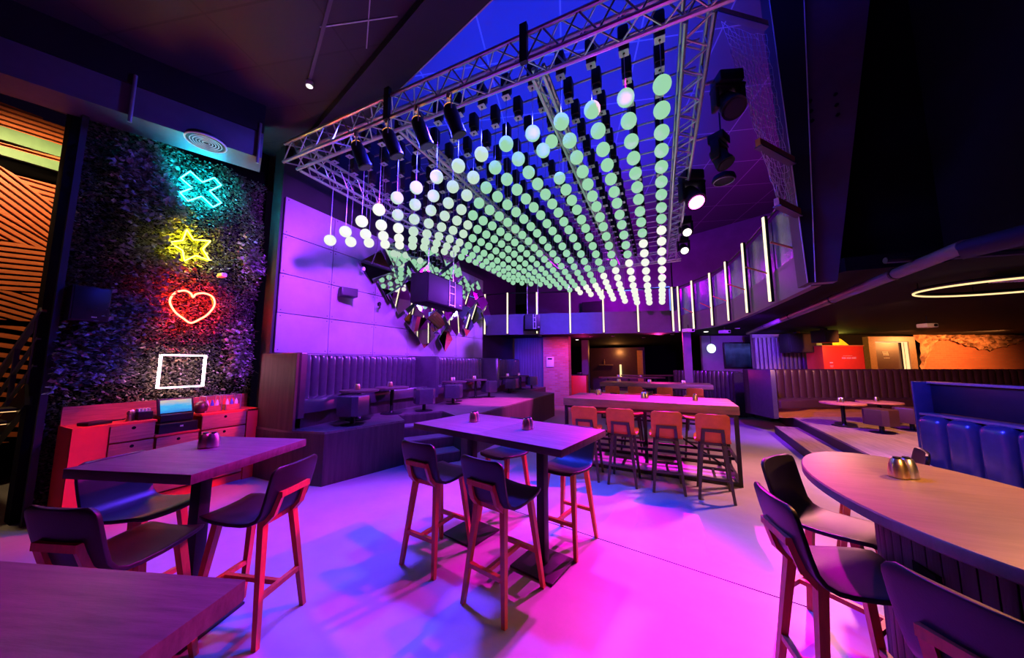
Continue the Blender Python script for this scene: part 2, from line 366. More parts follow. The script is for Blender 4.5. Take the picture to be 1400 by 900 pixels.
def smooth_path(pts, n=6):
    out = []; N = len(pts)
    for i in range(N):
        p0, p1, p2, p3 = [Vector(pts[(i + k) % N]) for k in (-1, 0, 1, 2)]
        for t in range(n):
            t /= n
            out.append(0.5 * ((2 * p1) + (-p0 + p2) * t + (2 * p0 - 5 * p1 + 4 * p2 - p3) * t * t + (-p0 + 3 * p1 - 3 * p2 + p3) * t ** 3))
    return out
NX = -5.96
def neon(name, yz, m, label, r=0.008, sm=False):
    c = Vector((NX, sum(p[0] for p in yz) / len(yz), sum(p[1] for p in yz) / len(yz)))
    pts = [Vector((NX, y, z)) - c for y, z in yz]
    if sm: pts = smooth_path(pts)
    else:
        q = []
        for i in range(len(pts)):
            a, p, nn = pts[i - 1], pts[i], pts[(i + 1) % len(pts)]
            q += [p + (a - p).normalized() * .012, p, p + (nn - p).normalized() * .012]
        pts = q
    e = empty(name, c, 0, label, 'neon sign')
    MB().tube(pts, r, 8, True).build('tube', m, e)
    MB().tube([p + Vector((-.045, 0, 0)) for p in pts], .006, 6, True).build('added_halo_strip', m + '_back', e)  # added strip, throws a coloured halo onto the leaves
    MB().tube([p + Vector((-.022, 0, 0)) for p in pts], r * 1.25, 8, True).build('channel', 'steel_black', e)  # added opaque tube, keeps the halo strip from lighting the room
    b = MB()
    for i in range(0, len(pts), max(1, len(pts) // 6)): b.tube([pts[i], pts[i] + Vector((-0.17, 0, 0))], 0.005, 6)
    b.build('standoff', 'steel_black', e)
neon('neon_cross', [(1.94, 4.25), (2.03, 4.40), (2.17, 4.31), (2.30, 4.45), (2.39, 4.38), (2.26, 4.22), (2.41, 4.11), (2.32, 4.0), (2.18, 4.10), (2.04, 3.96), (1.95, 4.04), (2.07, 4.17)], 'neon_cyan', 'cyan neon cross outline at the top of the plant wall')
neon('neon_star', [(2.06, 3.55), (2.14, 3.43), (2.33, 3.48), (2.25, 3.33), (2.34, 3.19), (2.18, 3.21), (2.07, 3.10), (2.04, 3.24), (1.90, 3.31), (2.03, 3.38)], 'neon_yellow', 'yellow neon star outline between the cross and the heart')
neon('neon_heart', [(2.2, 2.61), (2.17, 2.66), (2.10, 2.685), (2.01, 2.63), (1.97, 2.51), (2.03, 2.38), (2.12, 2.30), (2.205, 2.245), (2.30, 2.31), (2.38, 2.39), (2.445, 2.53), (2.42, 2.65), (2.32, 2.69), (2.23, 2.66)], 'neon_red', 'red neon heart outline below the star', 0.012, True)
neon('neon_square', [(1.95, 1.79), (2.41, 1.79), (2.41, 1.36), (1.95, 1.36)], 'neon_white', 'pinkish white neon rectangle above the red service counter', 0.010)
e = empty('security_camera', (-6.0, 2.5, 3.0), 0, 'small white camera on the plant wall beside the heart', 'camera')
MB().box((0.05, 0, 0), (0.14, 0.07, 0.06), bev=.012).build('body', 'white', e)
MB().tube([(-0.08, 0, 0.0), (-.01, 0, .0)], 0.014, 8).build('bracket', 'white', e)
e = empty('subwoofer', (-5.98, 1.31, 2.36), 0, 'black square loudspeaker on the plant wall edge', 'speaker')
MB().box((-.02, 0, 0), (0.18, 0.29, 0.40), bev=.01).build('cabinet', 'charcoal', e)
MB().box((0.075, 0, 0), (0.012, 0.26, 0.37), bev=.004).build('grille', 'steel_black', e)
MB().box((0.083, 0.03, -0.15), (0.004, 0.04, 0.012)).build('badge', 'white', e)

# ------------------------------------------------------------------ orange slat wall and stair
def clip(poly, a, b, c):   # keep a*y+b*z<=c
    out = []
    for i in range(len(poly)):
        p, q = poly[i], poly[(i + 1) % len(poly)]
        fp, fq = a * p[0] + b * p[1] - c, a * q[0] + b * q[1] - c
        if fp <= 0: out.append(p)
        if (fp < 0) != (fq < 0) and fp != fq:
            t = fp / (fp - fq); out.append((p[0] + (q[0] - p[0]) * t, p[1] + (q[1] - p[1]) * t))
    return out
SX = -8.2
def slats(b, poly, slope, pitch, w, off=0.0):
    nrmv = (-slope / math.hypot(1, slope), 1 / math.hypot(1, slope))
    vals = [nrmv[0] * y + nrmv[1] * z for y, z in poly]; t = math.floor(min(vals) / pitch) * pitch + off
    while t < max(vals):
        q = clip(clip(poly, nrmv[0], nrmv[1], t + w), -nrmv[0], -nrmv[1], -t)
        if len(q) > 2:
            n = len(q)
            b.raw([(SX, y, z) for y, z in q] + [(SX - .05, y, z) for y, z in q], [tuple(range(n))] + [tuple(range(n, 2 * n))[::-1]] + [(i, n + i, n + (i + 1) % n, (i + 1) % n) for i in range(n)])
        t += pitch
b = MB()
y0, y1 = 0.6, 1.95
slats(b, [(y0, 4.85), (y1, 4.99), (y1, 5.35), (y0, 5.3)], 0.1, .07, .042)
slats(b, [(y0, 4.60), (y1, 4.78), (y1, 4.90), (y0, 4.70)], 0.1, .07, .042)
slats(b, [(1.0, 4.34), (y1, 4.40), (y1, 3.55)], -0.02, .075, .046)
slats(b, [(y0, 4.55), (1.0, 4.34), (y1, 3.55), (y1, 2.95), (1.55, 3.35), (y0, 4.05)], -0.80, .075, .046)
slats(b, [(y0, 4.05), (1.55, 3.35), (y0, 3.42)], -0.62, .075, .046)
slats(b, [(y0, 3.42), (1.55, 3.35), (y1, 2.95), (y1, 2.68), (y0, 2.68)], 0.10, .078, .048)
slats(b, [(y0, 2.68), (y1, 2.68), (y1, 2.28), (y0, 2.28)], -0.35, .075, .046)
slats(b, [(y0, 2.2), (y1, 2.2), (y1, .6), (y0, .6)], -0.2, .13, .06)
b.mi = 1
b.raw([(SX + .01, y, z) for y, z in [(y0, 4.66), (y1, 4.80), (y1, 4.62), (y0, 4.55)]] + [(SX - .05, y, z) for y, z in [(y0, 4.66), (y1, 4.80), (y1, 4.62), (y0, 4.55)]], [(3, 2, 1, 0), (4, 5, 6, 7), (0, 1, 5, 4), (1, 2, 6, 5), (2, 3, 7, 6), (3, 0, 4, 7)])
b.raw([(SX + .01, y, z) for y, z in [(y0, 4.95), (y1, 5.05), (y1, 4.86), (y0, 4.76)]] + [(SX - .05, y, z) for y, z in [(y0, 4.95), (y1, 5.05), (y1, 4.86), (y0, 4.76)]], [(3, 2, 1, 0), (4, 5, 6, 7), (0, 1, 5, 4), (1, 2, 6, 5), (2, 3, 7, 6), (3, 0, 4, 7)])
tag(b.build('wall_left_slats', ['slat', 'green_slat']), 'orange timber slats in changing directions with green bands', None, None, 'structure')
e = empty('staircase', (-7.2, 0.8, 0), 0, 'dark steel staircase with purple railings before the orange slats', 'staircase')
for yy in (-.25, .25):
    b = MB(); b.bar((-1.5, yy, 0.1), (0.95, yy, 1.35), 0.05, ratio=5); b.build('stringer', 'steel_black', e)
for i in range(7):
    x = -1.3 + i * .32; z = .2 + i * .163
    t = MB().box((x, 0, z), (.28, .5, .03)).build('tread', 'charcoal', e)
    MB().box((x + .1, 0.0, z - .02), (.015, .48, .008)).build('step_light', 'led_amber', t)
for yy in (.26,):
    MB().bar((-1.5, yy, 1.05), (0.95, yy, 2.28), 0.05).build('handrail', 'soffit', e)
    for dz in (-.32, -.62): MB().bar((-1.5, yy, 1.05 + dz), (0.95, yy, 2.28 + dz), 0.03).build('rail', 'soffit', e)
    for k in range(4):
        x = -1.3 + k * .72; MB().bar((x, yy, .25 + (x + 1.5) * .51), (x, yy, 1.07 + (x + 1.5) * .5), 0.04).build('post', 'soffit', e)

# ------------------------------------------------------------------ mirrored wall piece and things on the panel wall
e = empty('mirror_sculpture', (-5.6, 7.0, 3.56), 0, 'cluster of tilted diamond mirrors on the panelled wall reflecting the globes', 'mirror')
cells = [(-2, 0, 0), (-1.5, .5, 0), (-1.55, -.45, 0), (-1, 0, 0), (-.5, .5, 0), (-.5, -.5, 0), (0, 0, 0), (.5, .5, 0), (.5, -.5, 0), (0, -1, 0), (-1, -1, 0), (-1.05, 1, 0), (0, 1, 0), (1, 0, 0), (1, -1, 0), (1, 1, 0), (1.5, .5, 0), (1.5, -.5, 0), (2, 0, 0), (.5, -1.5, 0), (-.5, -1.45, 0), (2.5, -.45, 0), (2.45, .5, 0), (2.0, -.95, 0), (-2.45, .45, 0), (-1.9, .95, 0), (2.9, 0.05, 0), (-.45, 1.45, 0), (.5, 1.45, 0), (3.2, -.5, 0)]
for (u, v, _) in cells:
    hy, hz = .385, .37
    y, z = u * .84 + (random.uniform(-.05, .05)), v * .80 + u * .05 + random.uniform(-.05, .05)
    m = Matrix.Translation((0.10 + random.uniform(0, .12), y, z)) @ Matrix.Rotation(random.uniform(-.2, .14), 4, 'Z') @ Matrix.Rotation(random.uniform(-.05, .30), 4, 'Y') @ Matrix.Rotation(random.uniform(-.12, .12), 4, 'X')
    pts = [(0, -hy, 0), (0, 0, -hz), (0, hy, 0), (0, 0, hz)]
    vs = [m @ Vector(p) for p in pts] + [m @ (Vector(p) + Vector((-.012, 0, 0))) for p in pts]
    b = MB(); b.raw(vs, [(0, 1, 2, 3)]); b.mi = 1; b.raw(vs, [(7, 6, 5, 4), (0, 4, 5, 1), (1, 5, 6, 2), (2, 6, 7, 3), (3, 7, 4, 0)])
    pm = m @ Vector((-.012, 0, 0)); b.tube([pm, (-.04, pm.y, pm.z)], .015, 6)
    b.build('mirror_tile', ['mirror', 'chrome'], e)
e = empty('wall_speaker', (-5.62, 4.27, 3.04), 0, 'small black speaker on a wall bracket on the pale panels', 'speaker')
MB().box((0.17, 0, 0), (.2, .3, .17), rz=R(-20), bev=.01).build('cabinet', 'steel_black', e)
MB().tube([(-.02, 0, 0), (.1, 0, 0)], .02, 8).build('bracket', 'steel_black', e)
MB().box((0.262, -.03, 0), (.01, .26, .14), rz=R(-20)).build('grille', 'charcoal', e)
for k, (yy, zz) in enumerate(((4.55, 3.58), (5.0, 2.93))):
    e = empty('wall_arm_light', (-5.62, yy, zz), 0, ['slim arm light left of the mirrors, pale head', 'slim dark arm light below the mirrors'][k], 'light')
    MB().tube([(-.02, .25, 0), (.22, 0, .0)], .012, 8).build('arm', 'steel_black', e)
    MB().lathe([(.01, 0), (.035, .01), (.04, .06), (.02, .09)], (.22, 0, -.04), 12).build('head', 'white' if k == 0 else 'steel_black', e)

# big hanging loudspeaker on chains
def hang_speaker(loc, rz, size, label, ztop):
    e = empty('hanging_loudspeaker', loc, rz, label, 'speaker')
    w, dd, h = size
    MB().box((0, 0, 0), (dd, w, h), bev=.02).build('cabinet', 'black', e)
    MB().box((dd / 2 + .004, 0, 0), (.012, w * .94, h * .9), bev=.004).build('grille', 'charcoal', e)
    b = MB()
    for s in (.06, .22): b.bar((dd / 2 + .02, w * s, h * .5), (dd / 2 + .02, w * s, -h * .45), .012)
    for zz in (.28, .02, -.4): b.bar((dd / 2 + .02, w * .06, h * zz), (dd / 2 + .02, w * .22, h * zz), .012)
    b.build('rigging_frame', 'alu', e)
    MB().box((dd / 2 + .012, w * .4, -h * .32), (.006, .06, .02)).build('badge', 'white', e)
    for s in (-.28, .42): MB().tube([(0, w * s, h / 2 - .01), (0, w * s, ztop - loc[2])], .009, 6).build('chain', 'alu', e)
    return e
hang_speaker((-4.35, 5.65, 3.2), R(2), (1.35, .42, .62), 'large black loudspeaker hung on chains before the mirrors', 4.8)
e = hang_speaker((-3.75, 9.75, 2.98), R(-62), (.5, .42, .5), 'black loudspeaker hung on two cables before the balcony front', 4.8)

# ------------------------------------------------------------------ stage platform, steps, booths
SH = .727
poly = [(-5.68, 2.94), (-5.0, 2.94), (-4.28, 3.1), (-3.95, 4.3), (-4.49, 4.69), (-4.0, 5.41), (-3.2, 4.88), (-3.12, 10.1), (-4.2, 10.5), (-4.2, 12.45), (-5.68, 12.45)]
b = MB(); b.prism(poly, 0, SH - .03); b.mi = 1; b.prism([(x, y) for x, y in poly], SH - .03, SH)
struct('floor_platform', b, ['board', 'deck'], 'raised dark timber platform along the panel wall')
t = Vector((.563, .826, 0)); n = Vector((.826, -.563, 0)); o0 = Vector((-4.49, 4.69, 0))
for i, (dep, h) in enumerate(((.31, .545), (.62, .363), (.95, .18))):
    b = MB(); q = [o0 + n * .004, o0 + t * .868 + n * .004, o0 + t * .868 + n * dep, o0 + n * dep]
    if i == 2: q[0] = o0 - n * 0 + n * .004; 
    b.prism([(p.x, p.y) for p in q], 0.0, h - .02); b.mi = 1
    b.prism([(p.x, p.y) for p in q], h - .02, h); struct('floor_step_%d' % (i + 1), b, ['board', 'step'], 'timber step up to the platform')

def channels(b, p, q, z0, z1, n, depth, nrm, topround=.05):
    p, q, nrm = Vector(p), Vector(q), Vector(nrm).normalized()
    for i in range(n):
        a, c = p + (q - p) * (i / n), p + (q - p) * ((i + 1) / n)
        P = []
        zz = [z0 + (z1 - z0) * k / 4 for k in range(5)]; zz = [(z, 1.0) for z in zz[:-1]] + [(z1 - topround, 1.0), (z1 - topround * .35, .8), (z1, .3), (z1, -.6)]
        for z, f in zz:
            row = []
            for k in range(9):
                th = PI * k / 8; s = math.sin(th) ** .6 if 0 < k < 8 else 0
                pt = a + (c - a) * (0.5 - .5 * math.cos(th)) + nrm * depth * s * f + (nrm * (-.03) if f < 0 else Vector())
                row.append((pt.x, pt.y, z))
            P.append(row)
        b.grid(P)
def cushion(b, poly, z0, z1, r=.05):
    n = len(poly); cx = sum(p[0] for p in poly) / n; cy = sum(p[1] for p in poly) / n
    area = sum(poly[i][0] * poly[(i + 1) % n][1] - poly[(i + 1) % n][0] * poly[i][1] for i in range(n))
    if area < 0: poly = poly[::-1]
    rings = []
    def inset(dist):
        out = []
        for i in range(n):
            p0, p1, p2 = Vector(poly[i - 1]), Vector(poly[i]), Vector(poly[(i + 1) % n])
            d1, d2 = (p1 - p0).normalized(), (p2 - p1).normalized(); n1 = Vector((-d1.y, d1.x)); n2_ = Vector((-d2.y, d2.x))
            m = (n1 + n2_); m = m / max(.4, m.length_squared) * 2
            out.append(p1 + m * dist)
        return out
    prof = [(.0, z0), (0, z1 - r), (r * .3, z1 - r * .3), (r, z1)]
    vs, fs = [], []
    for dist, z in prof: vs += [(p.x, p.y, z) for p in inset(dist)]
    m = len(prof)
    for k in range(m - 1):
        for i in range(n): fs.append((k * n + i, k * n + (i + 1) % n, (k + 1) * n + (i + 1) % n, (k + 1) * n + i))
    fs.append(tuple(range((m - 1) * n, m * n))); fs.append(tuple(range(n))[::-1])
    b.raw(vs, fs)

def booth(y0, y1, label, wood_end, nr):
    e = empty('banquette_booth', (-5.2, (y0 + y1) / 2, SH), 0, label, 'banquette', 'channelled leather booths on the platform')
    o = Vector((-5.2, (y0 + y1) / 2, SH)); h = 1.10
    def W(x, y): return (x - o.x, y - o.y)
    ya, yb = y0 + .14, y1 - .05
    b = MB(); channels(b, (*W(-5.33, ya + .1), 0), (*W(-5.33, yb), 0), .40, h, nr, .10, (1, 0, 0), .07); b.build('backrest', 'leather_grey', e)
    b = MB(); b.box((W(-5.5, 0)[0], 0 + (ya + yb) / 2 - o.y, h / 2 - .01), (.27, yb - ya, h - .02)); b.build('back_frame', 'leather_grey', e)
    # curved end panel
    b = MB(); pr = [(-5.62, y0), (-4.84, y0), (-4.76, y0 + .04), (-4.74, y0 + .11), (-4.86, y0 + .16), (-5.2, y0 + .18), (-5.3, y0 + .26), (-5.62, y0 + .26)]
    cushion(b, [W(*p) for p in pr], .16, h + .015, .03); b.build('end_panel', 'leather_grey', e)
    b = MB(); seat = [W(-5.32, ya), W(-4.80, ya - .0), W(-4.76, ya + .25), W(-4.86, ya + .5), W(-4.90, ya + .8), W(-4.90, yb), W(-5.32, yb)]
    cushion(b, seat, .22, .43, .06); b.build('seat', 'leather_grey', e)
    b = MB(); b.prism([W(-5.6, ya), W(-4.86, ya), W(-4.95, ya + .6), W(-4.98, yb), W(-5.6, yb)], 0, .215); b.build('base', 'board', e)
    if wood_end:
        b = MB(); b.box((W(-5.2, 0)[0] + .02, y0 - .02 - o.y, h / 2), (.86, .035, h)); b.build('end_board', 'board', e)
    return e
booth(2.985, 6.1, 'grey channelled leather booth at the near end of the platform, beside the plant wall', True, 19)
booth(6.12, 9.25, 'grey channelled leather booth in the middle of the platform', False, 19)
booth(9.27, 12.3, 'grey channelled leather booth at the far end of the platform', False, 18)

def pot(loc, rz, label, group=None, name='condiment_pot'):
    e = empty(name, loc, rz, label, 'pot', group)
    b = MB(); b.lathe([(.036, 0), (.040, .004), (.039, .03), (.034, .065), (.027, .09), (.023, .096)], (-.024, 0, 0.001), 18); b.build('pot_body', 'brass', e)
    b = MB(); b.lathe([(.036, 0), (.040, .004), (.039, .03), (.034, .065), (.027, .09), (.023, .096)], (.024, 0.014, 0.001), 18); b.build('pot_body', 'chrome', e)
    b = MB(); b.cyl((-.024, 0, .096), .015, .010, 12); b.cyl((.024, 0.014, .096), .015, .010, 12); b.build('lid', 'steel_black', e)
    return e
POT = None
def put_pot(loc, rz, label, group):
    global POT
    if POT is None: POT = pot(loc, rz, label, group); return POT
    return dup(POT, loc, rz, label, group)
def round_table(loc, rad, h, label, topm='table', group=None):
    e = empty('pedestal_table', loc, 0, label, 'table', group)
    MB().lathe([(rad - .01, h - .035), (rad, h - .03), (rad, h - .005), (rad - .005, h)], (0, 0, 0), 36).build('table_top', topm, e)
    MB().cyl((0, 0, .02), .035, h - .055, 14).build('pedestal', 'steel_black', e)
    MB().lathe([(.2, 0), (.2, .012), (.05, .02), (.035, .05)], (0, 0, 0), 28).build('base', 'steel_black', e)
    return e
def cube_stool(loc, rz, label, m='leather_grey', group=None):
    e = empty('pouffe_stool', loc, rz, label, 'stool', group)
    pr = [(-.19, -.13), (-.13, -.2), (.13, -.2), (.19, -.13), (.19, .13), (.13, .2), (-.13, .2), (-.19, .13)]
    b = MB(); cushion(b, pr, .15, .45, .025); b.build('seat', m, e)
    MB().cyl((0, 0, .012), .035, .14, 12).build('pedestal', 'steel_black', e)
    MB().lathe([(.17, 0), (.17, .01), (.04, .018)], (0, 0, 0), 24).build('base', 'steel_black', e)
    return e
LT = 'low tables on the platform'; LS = 'leather stools on the platform'
tb = [(-4.72, 4.02, 'first'), (-4.70, 4.75, 'second'), (-4.72, 6.85, 'third'), (-4.70, 7.85, 'fourth'), (-4.66, 9.95, 'fifth'), (-4.66, 10.95, 'sixth')]
pt = round_table((tb[0][0], tb[0][1], SH), .31, .5, 'low round table in the near booth, nearest the plant wall', 'table', LT)
pt0 = pt
names = ['low round table in the near booth, farther from the plant wall', 'low round table in the middle booth, nearer the camera', 'low round table in the middle booth, farther from the camera', 'low round table in the far booth, nearer the mirrors', 'low round table in the far booth, last of the row']
for (x, y, k), nm in zip(tb[1:], names): dup(pt0, (x, y, SH), 0, nm, LT)
pnm = ['small metal pot pair on the ' + s for s in ['near booth table nearest the plant wall', 'near booth table farther from the plant wall', 'middle booth table nearer the camera', 'middle booth table farther from the camera', 'far booth table nearer the mirrors', 'last table of the far booth']]
for (x, y, k), nm in zip(tb, pnm): put_pot((x - .05, y, SH + .5), random.uniform(0, 3), nm, 'pots on the platform tables')
st = [(-4.42, 3.66, 'grey leather stool by the near booth, nearest the plant wall'), (-4.36, 5.28, 'grey leather stool by the near booth, at the top of the steps'), (-4.45, 6.42, 'grey leather stool by the middle booth, nearer the steps'), (-4.42, 8.12, 'grey leather stool by the middle booth, farther from the steps'), (-4.36, 9.5, 'grey leather stool by the far booth, nearer the mirrors'), (-4.36, 11.3, 'grey leather stool by the far booth, last in the row')]
s0_ = cube_stool((st[0][0], st[0][1], SH), .2, st[0][2], 'leather_grey', LS)
for i, (x, y, nm) in enumerate(st[1:]): dup(s0_, (x, y, SH), [.9, .3, 1.1, .1, .7][i], nm, LS)

# ------------------------------------------------------------------ bar stools
def shell_mesh(bk_w, top, m, parent):
    prof = [(.240, .693, .150), (.237, .708, .168), (.220, .717, .182), (.165, .714, .200), (.08, .704, .208), (0, .696, .208), (-.09, .693, .204), (-.14, .697, .198), (-.18, .716, .192), (-.207, .755, bk_w * .97), (-.230, .83, bk_w * .985), (-.250, .91, bk_w), (-.266, top - .05, bk_w), (-.271, top - .028, bk_w - .004), (-.274, top - .010, bk_w - .020), (-.275, top, bk_w - .048)]
    P = []
    for i, (y, z, w) in enumerate(prof):
        row = []
        for k in range(13):
            f = -1 + 2 * k / 12
            back = min(1, max(0, (i - 7) / 4)); dip = (1 - abs(f) ** 2)
            row.append((f * w, y - back * dip * .022, z - (1 - back) * dip * .012))
        P.append(row)
    b = MB(); b.grid(P)
    o = b.build('seat_shell', m, parent, 60)
    s = o.modifiers.new('thickness', 'SOLIDIFY'); s.thickness = .022; s.offset = 0
    v = o.modifiers.new('rounding', 'BEVEL'); v.width = .006; v.segments = 2; v.limit_method = 'ANGLE'; v.angle_limit = R(50)
    return o
def bar_stool(loc, rz, label, group, legm, shm, top=1.03, bkw=.195):
    e = empty('bar_stool', loc, rz, label, 'bar stool', group)
    shell_mesh(bkw, top, shm, e)
    for s in (-1, 1):
        b = MB(); b.bar((s * .185, .235, 0), (s * .128, .14, .690), .030, .042); b.build('leg', legm, e)
        b = MB(); b.bar((s * .185, -.24, 0), (s * .118, -.165, .690), .030, .042); b.build('leg', legm, e)
    b = MB()
    for s in (-1, 1):
        b.bar((s * .118, -.165, .670), (s * .112, -.226, .735), .040, .038); b.bar((s * .112, -.223, .725), (s * .103, -.272, .865), .036, .032)
    b.bar((-.119, -.270, .853), (.119, -.270, .853), .036); b.build('back_bracket', legm, e)
    b = MB(); b.bar((-.13, .14, .678), (.13, .14, .678), .032); b.bar((-.12, -.15, .668), (.12, -.15, .668), .032); b.bar((0, .14, .678), (0, -.15, .668), .032); b.build('seat_frame', legm, e)
    z = .26; f = z / .69
    xr, yr = .185 - .067 * f, -.24 + .075 * f; xf, yf = .185 - .057 * f, .235 - .095 * f
    MB().bar((-xr, yr, z), (xr, yr, z), .030).build('stretcher', legm, e)
    MB().bar((-xf, yf, z + .01), (xf, yf, z + .01), .030).build('stretcher', legm, e)
    MB().bar((0, yr, z), (0, yf, z + .01), .028).build('stretcher', legm, e)
    return e
G1 = 'black bar stools with orange wooden legs'
S0 = bar_stool((-1.84, 2.47, 0), R(-6.6), 'black bar stool, back to the camera, left of the two before the paired tables', G1, 'legwood', 'leather_black')
dup(S0, (-1.105, 2.29, 0), R(-12), 'black bar stool, back to the camera, right of the two before the paired tables')
dup(S0, (-.86, 3.16, 0), R(180 - 11), 'black bar stool tucked under the far side of the paired tables, right one')
dup(S0, (-1.60, 3.34, 0), R(180 - 13), 'black bar stool tucked under the far side of the paired tables, left one')
dup(S0, (-3.27, 1.06, 0), R(-74), 'black bar stool facing right at the left end of the table before the red counter')
dup(S0, (-2.63, .82, 0), R(19), 'black bar stool behind the cropped front-left table corner, back to the camera')
dup(S0, (-2.53, 1.37, 0), R(108), 'black bar stool at the right side of the table before the red counter')
dup(S0, (.935, 2.74, 0), R(-130), 'black bar stool at the tip of the oval table, farthest from the camera')
dup(S0, (.765, 2.165, 0), R(-80), 'black bar stool at the oval table, middle of the three')
dup(S0, (1.0, 1.60, 0), R(-56), 'black bar stool at the oval table, cropped at the bottom right corner')
dup(S0, (1.50, 3.64, 0), R(72), 'black bar stool behind the oval table before the blue banquette, edge of its back showing')

def square_table(cx, cy, rz, label, group=None, size=.835, plate=True):
    e = empty('bar_table', (cx, cy, 0), rz, label, 'bar table', group)
    MB().box((0, 0, 1.085 - .0275), (size, size, .055), bev=.003).build('table_top', 'table', e)
    MB().box((0, 0, .53), (.075, .075, 1.0), bev=.004).build('post', 'steel_black', e)
    MB().box((0, 0, .009), (.40, .40, .018), bev=.003).build('base_plate', 'steel_black', e)
    MB().box((0, 0, 1.022), (.26, .26, .014)).build('top_plate', 'steel_black', e)
    return e
T0 = square_table(-1.785, 2.93, R(-12.5), 'square wooden bar table, left of the joined pair in the middle', 'square bar tables')
dup(T0, (-.967, 2.75, 0), R(-12.5), 'square wooden bar table, right of the joined pair in the middle')
dup(T0, (-2.86, 1.2, 0), R(17.8), 'square wooden bar table before the red service counter')
dup(T0, (-1.345, .045, 0), R(18.6), 'square wooden bar table cropped by the bottom left corner')
put_pot((-2.97, 1.26, 1.085), .4, 'brass and chrome pot pair on the table before the red counter', 'pots on the bar tables')
put_pot((-1.76, 2.93, 1.085), 1.3, 'brass pot pair on the left table of the joined pair', 'pots on the bar tables')
put_pot((-1.12, 2.81, 1.085), 1.1, 'brass pot pair on the right table of the joined pair', 'pots on the bar tables')
put_pot((1.15, 2.47, 1.085), .15, 'large chrome and brass pot pair on the oval table', 'pots on the bar tables')

# oval table
e = empty('oval_table', (1.17, 2.2, 0), R(-86.5), 'oval pale oak table with panelled plinth at the right', 'table')
b = MB(); N = 64
def ell(a, c, n=N): return [(a * math.cos(2 * PI * k / n), c * math.sin(2 * PI * k / n)) for k in range(n)]
vs, fs = [], []
prof = [(.79, .44, 1.035), (.80, .45, 1.042), (.80, .45, 1.078), (.795, .445, 1.085)]
for a, c, z in prof: vs += [(x, y, z) for x, y in ell(a, c)]
for k in range(3): fs += [(k * N + i, k * N + (i + 1) % N, (k + 1) * N + (i + 1) % N, (k + 1) * N + i) for i in range(N)]
fs += [tuple(range(3 * N, 4 * N)), tuple(range(N))[::-1]]
b.raw(vs, fs); b.build('table_top', 'oak_pale', e)
b = MB(); n_ = 40; P = ell(.40, .18, n_)
for i in range(n_):
    p, q = Vector((*P[i], 0)), Vector((*P[(i + 1) % n_], 0)); mid = (p + q) / 2; d = q - p
    b.box((mid.x, mid.y, .53), (d.length * .95, .025, 1.0), rz=math.atan2(d.y, d.x), bev=.003)
b.build('plinth', 'board', e)
MB().prism(ell(.39, .17, 32), 0, 1.03).build('plinth_core', 'black', e)
b = MB(); b.box((.12, -.183, .72), (.12, .02, .20)); b.build('socket_plate', 'black', e)

# long tables
def long_table(cx, cy, rz, lx, ly, label, group):
    e = empty('long_bar_table', (cx, cy, 0), rz, label, 'bar table', group)
    b = MB(); n = 4
    for i in range(n): b.box((0, -ly / 2 + (i + .5) * ly / n, 1.025), (lx, ly / n - .004, .12), bev=.006)
    b.build('table_top', 'table_long', e)
    for sx in (-1, 1):
        for sy in (-1, 1): MB().box((sx * (lx / 2 - .04), sy * (ly / 2 - .05), .4825), (.05, .05, .965)).build('leg', 'steel_black', e)
    b = MB()
    for sy in (-1, 1): b.box((0, sy * (ly / 2 - .05), .025), (lx - .08, .05, .05)); b.box((0, sy * (ly / 2 - .05), .945), (lx - .08, .04, .04))
    for sx in (-1, 1): b.box((sx * (lx / 2 - .04), 0, .025), (.05, ly - .1, .05)); b.box((sx * (lx / 2 - .04), 0, .945), (.04, ly - .1, .04))
    b.build('base_frame', 'steel_black', e)
    for y in (-.22, .22): MB().box((0, y, .30), (lx - .1, .04, .04)).build('foot_rail', 'steel_black', e)
    for sx in (-1, 1): MB().box((sx * (lx / 2 - .04), 0, .30), (.04, ly - .1, .04)).build('end_tie', 'steel_black', e)
    b = MB(); b.box((0, 0, .49), (.05, .05, .93)); b.box((0, 0, .30), (.04, .5, .04)); b.build('centre_post', 'steel_black', e)
    for sx in (-1, 1): MB().bar((sx * .05, 0, .8), (sx * (lx / 2 - .06), 0, .06), .025).build('brace', 'steel_black', e)
    return e
LG = 'long plank bar tables'
long_table(-.265, 6.02, R(-2), 2.52, 1.1, 'long plank bar table with steel frame and three pots in the middle of the floor', LG)
long_table(-.2, 10.75, R(-2), 3.0, 1.0, 'long plank bar table behind the first, under the balcony edge', LG)
GO = 'orange bar stools with black legs'
O0 = bar_stool((-1.05, 5.07, 0), R(2), 'orange-backed bar stool before the first long table, first from the left', GO, 'legdark', 'leather_orange', 1.055, .185)
for i, (x, y) in enumerate(((-.53, 5.06), (.03, 5.04), (.575, 5.02))):
    dup(O0, (x, y, 0), R([-2, 3, -3][i]), 'orange-backed bar stool before the first long table, %s from the left' % ORD[i + 1])
for i, x in enumerate((-1.15, -.55, .02, .55)):
    dup(O0, (x, 6.93, 0), R(180 + [3, -2, 2, -4][i]), 'orange bar stool behind the first long table, %s from the left' % ORD[i])
for i, x in enumerate((-1.22, -.62, .08, .78)):
    dup(O0, (x, 9.52 + .02 * i, 0), R([2, -2, 1, -3][i]), 'red-lit orange bar stool before the second long table, %s from the left' % ORD[i])
for x, y, nm in ((-1.08, 6.35, 'left'), (-.26, 6.10, 'middle'), (.50, 6.02, 'right')): put_pot((x, y, 1.085), random.uniform(0, 3), 'chrome pot pair on the first long table, %s of three' % nm, 'pots on the long tables')
for x, y, nm in ((-1.2, 10.8, 'left'), (-.3, 10.7, 'middle'), (.6, 10.65, 'right')): put_pot((x, y, 1.085), random.uniform(0, 3), 'pot pair on the second long table, %s of three' % nm, 'pots on the long tables')

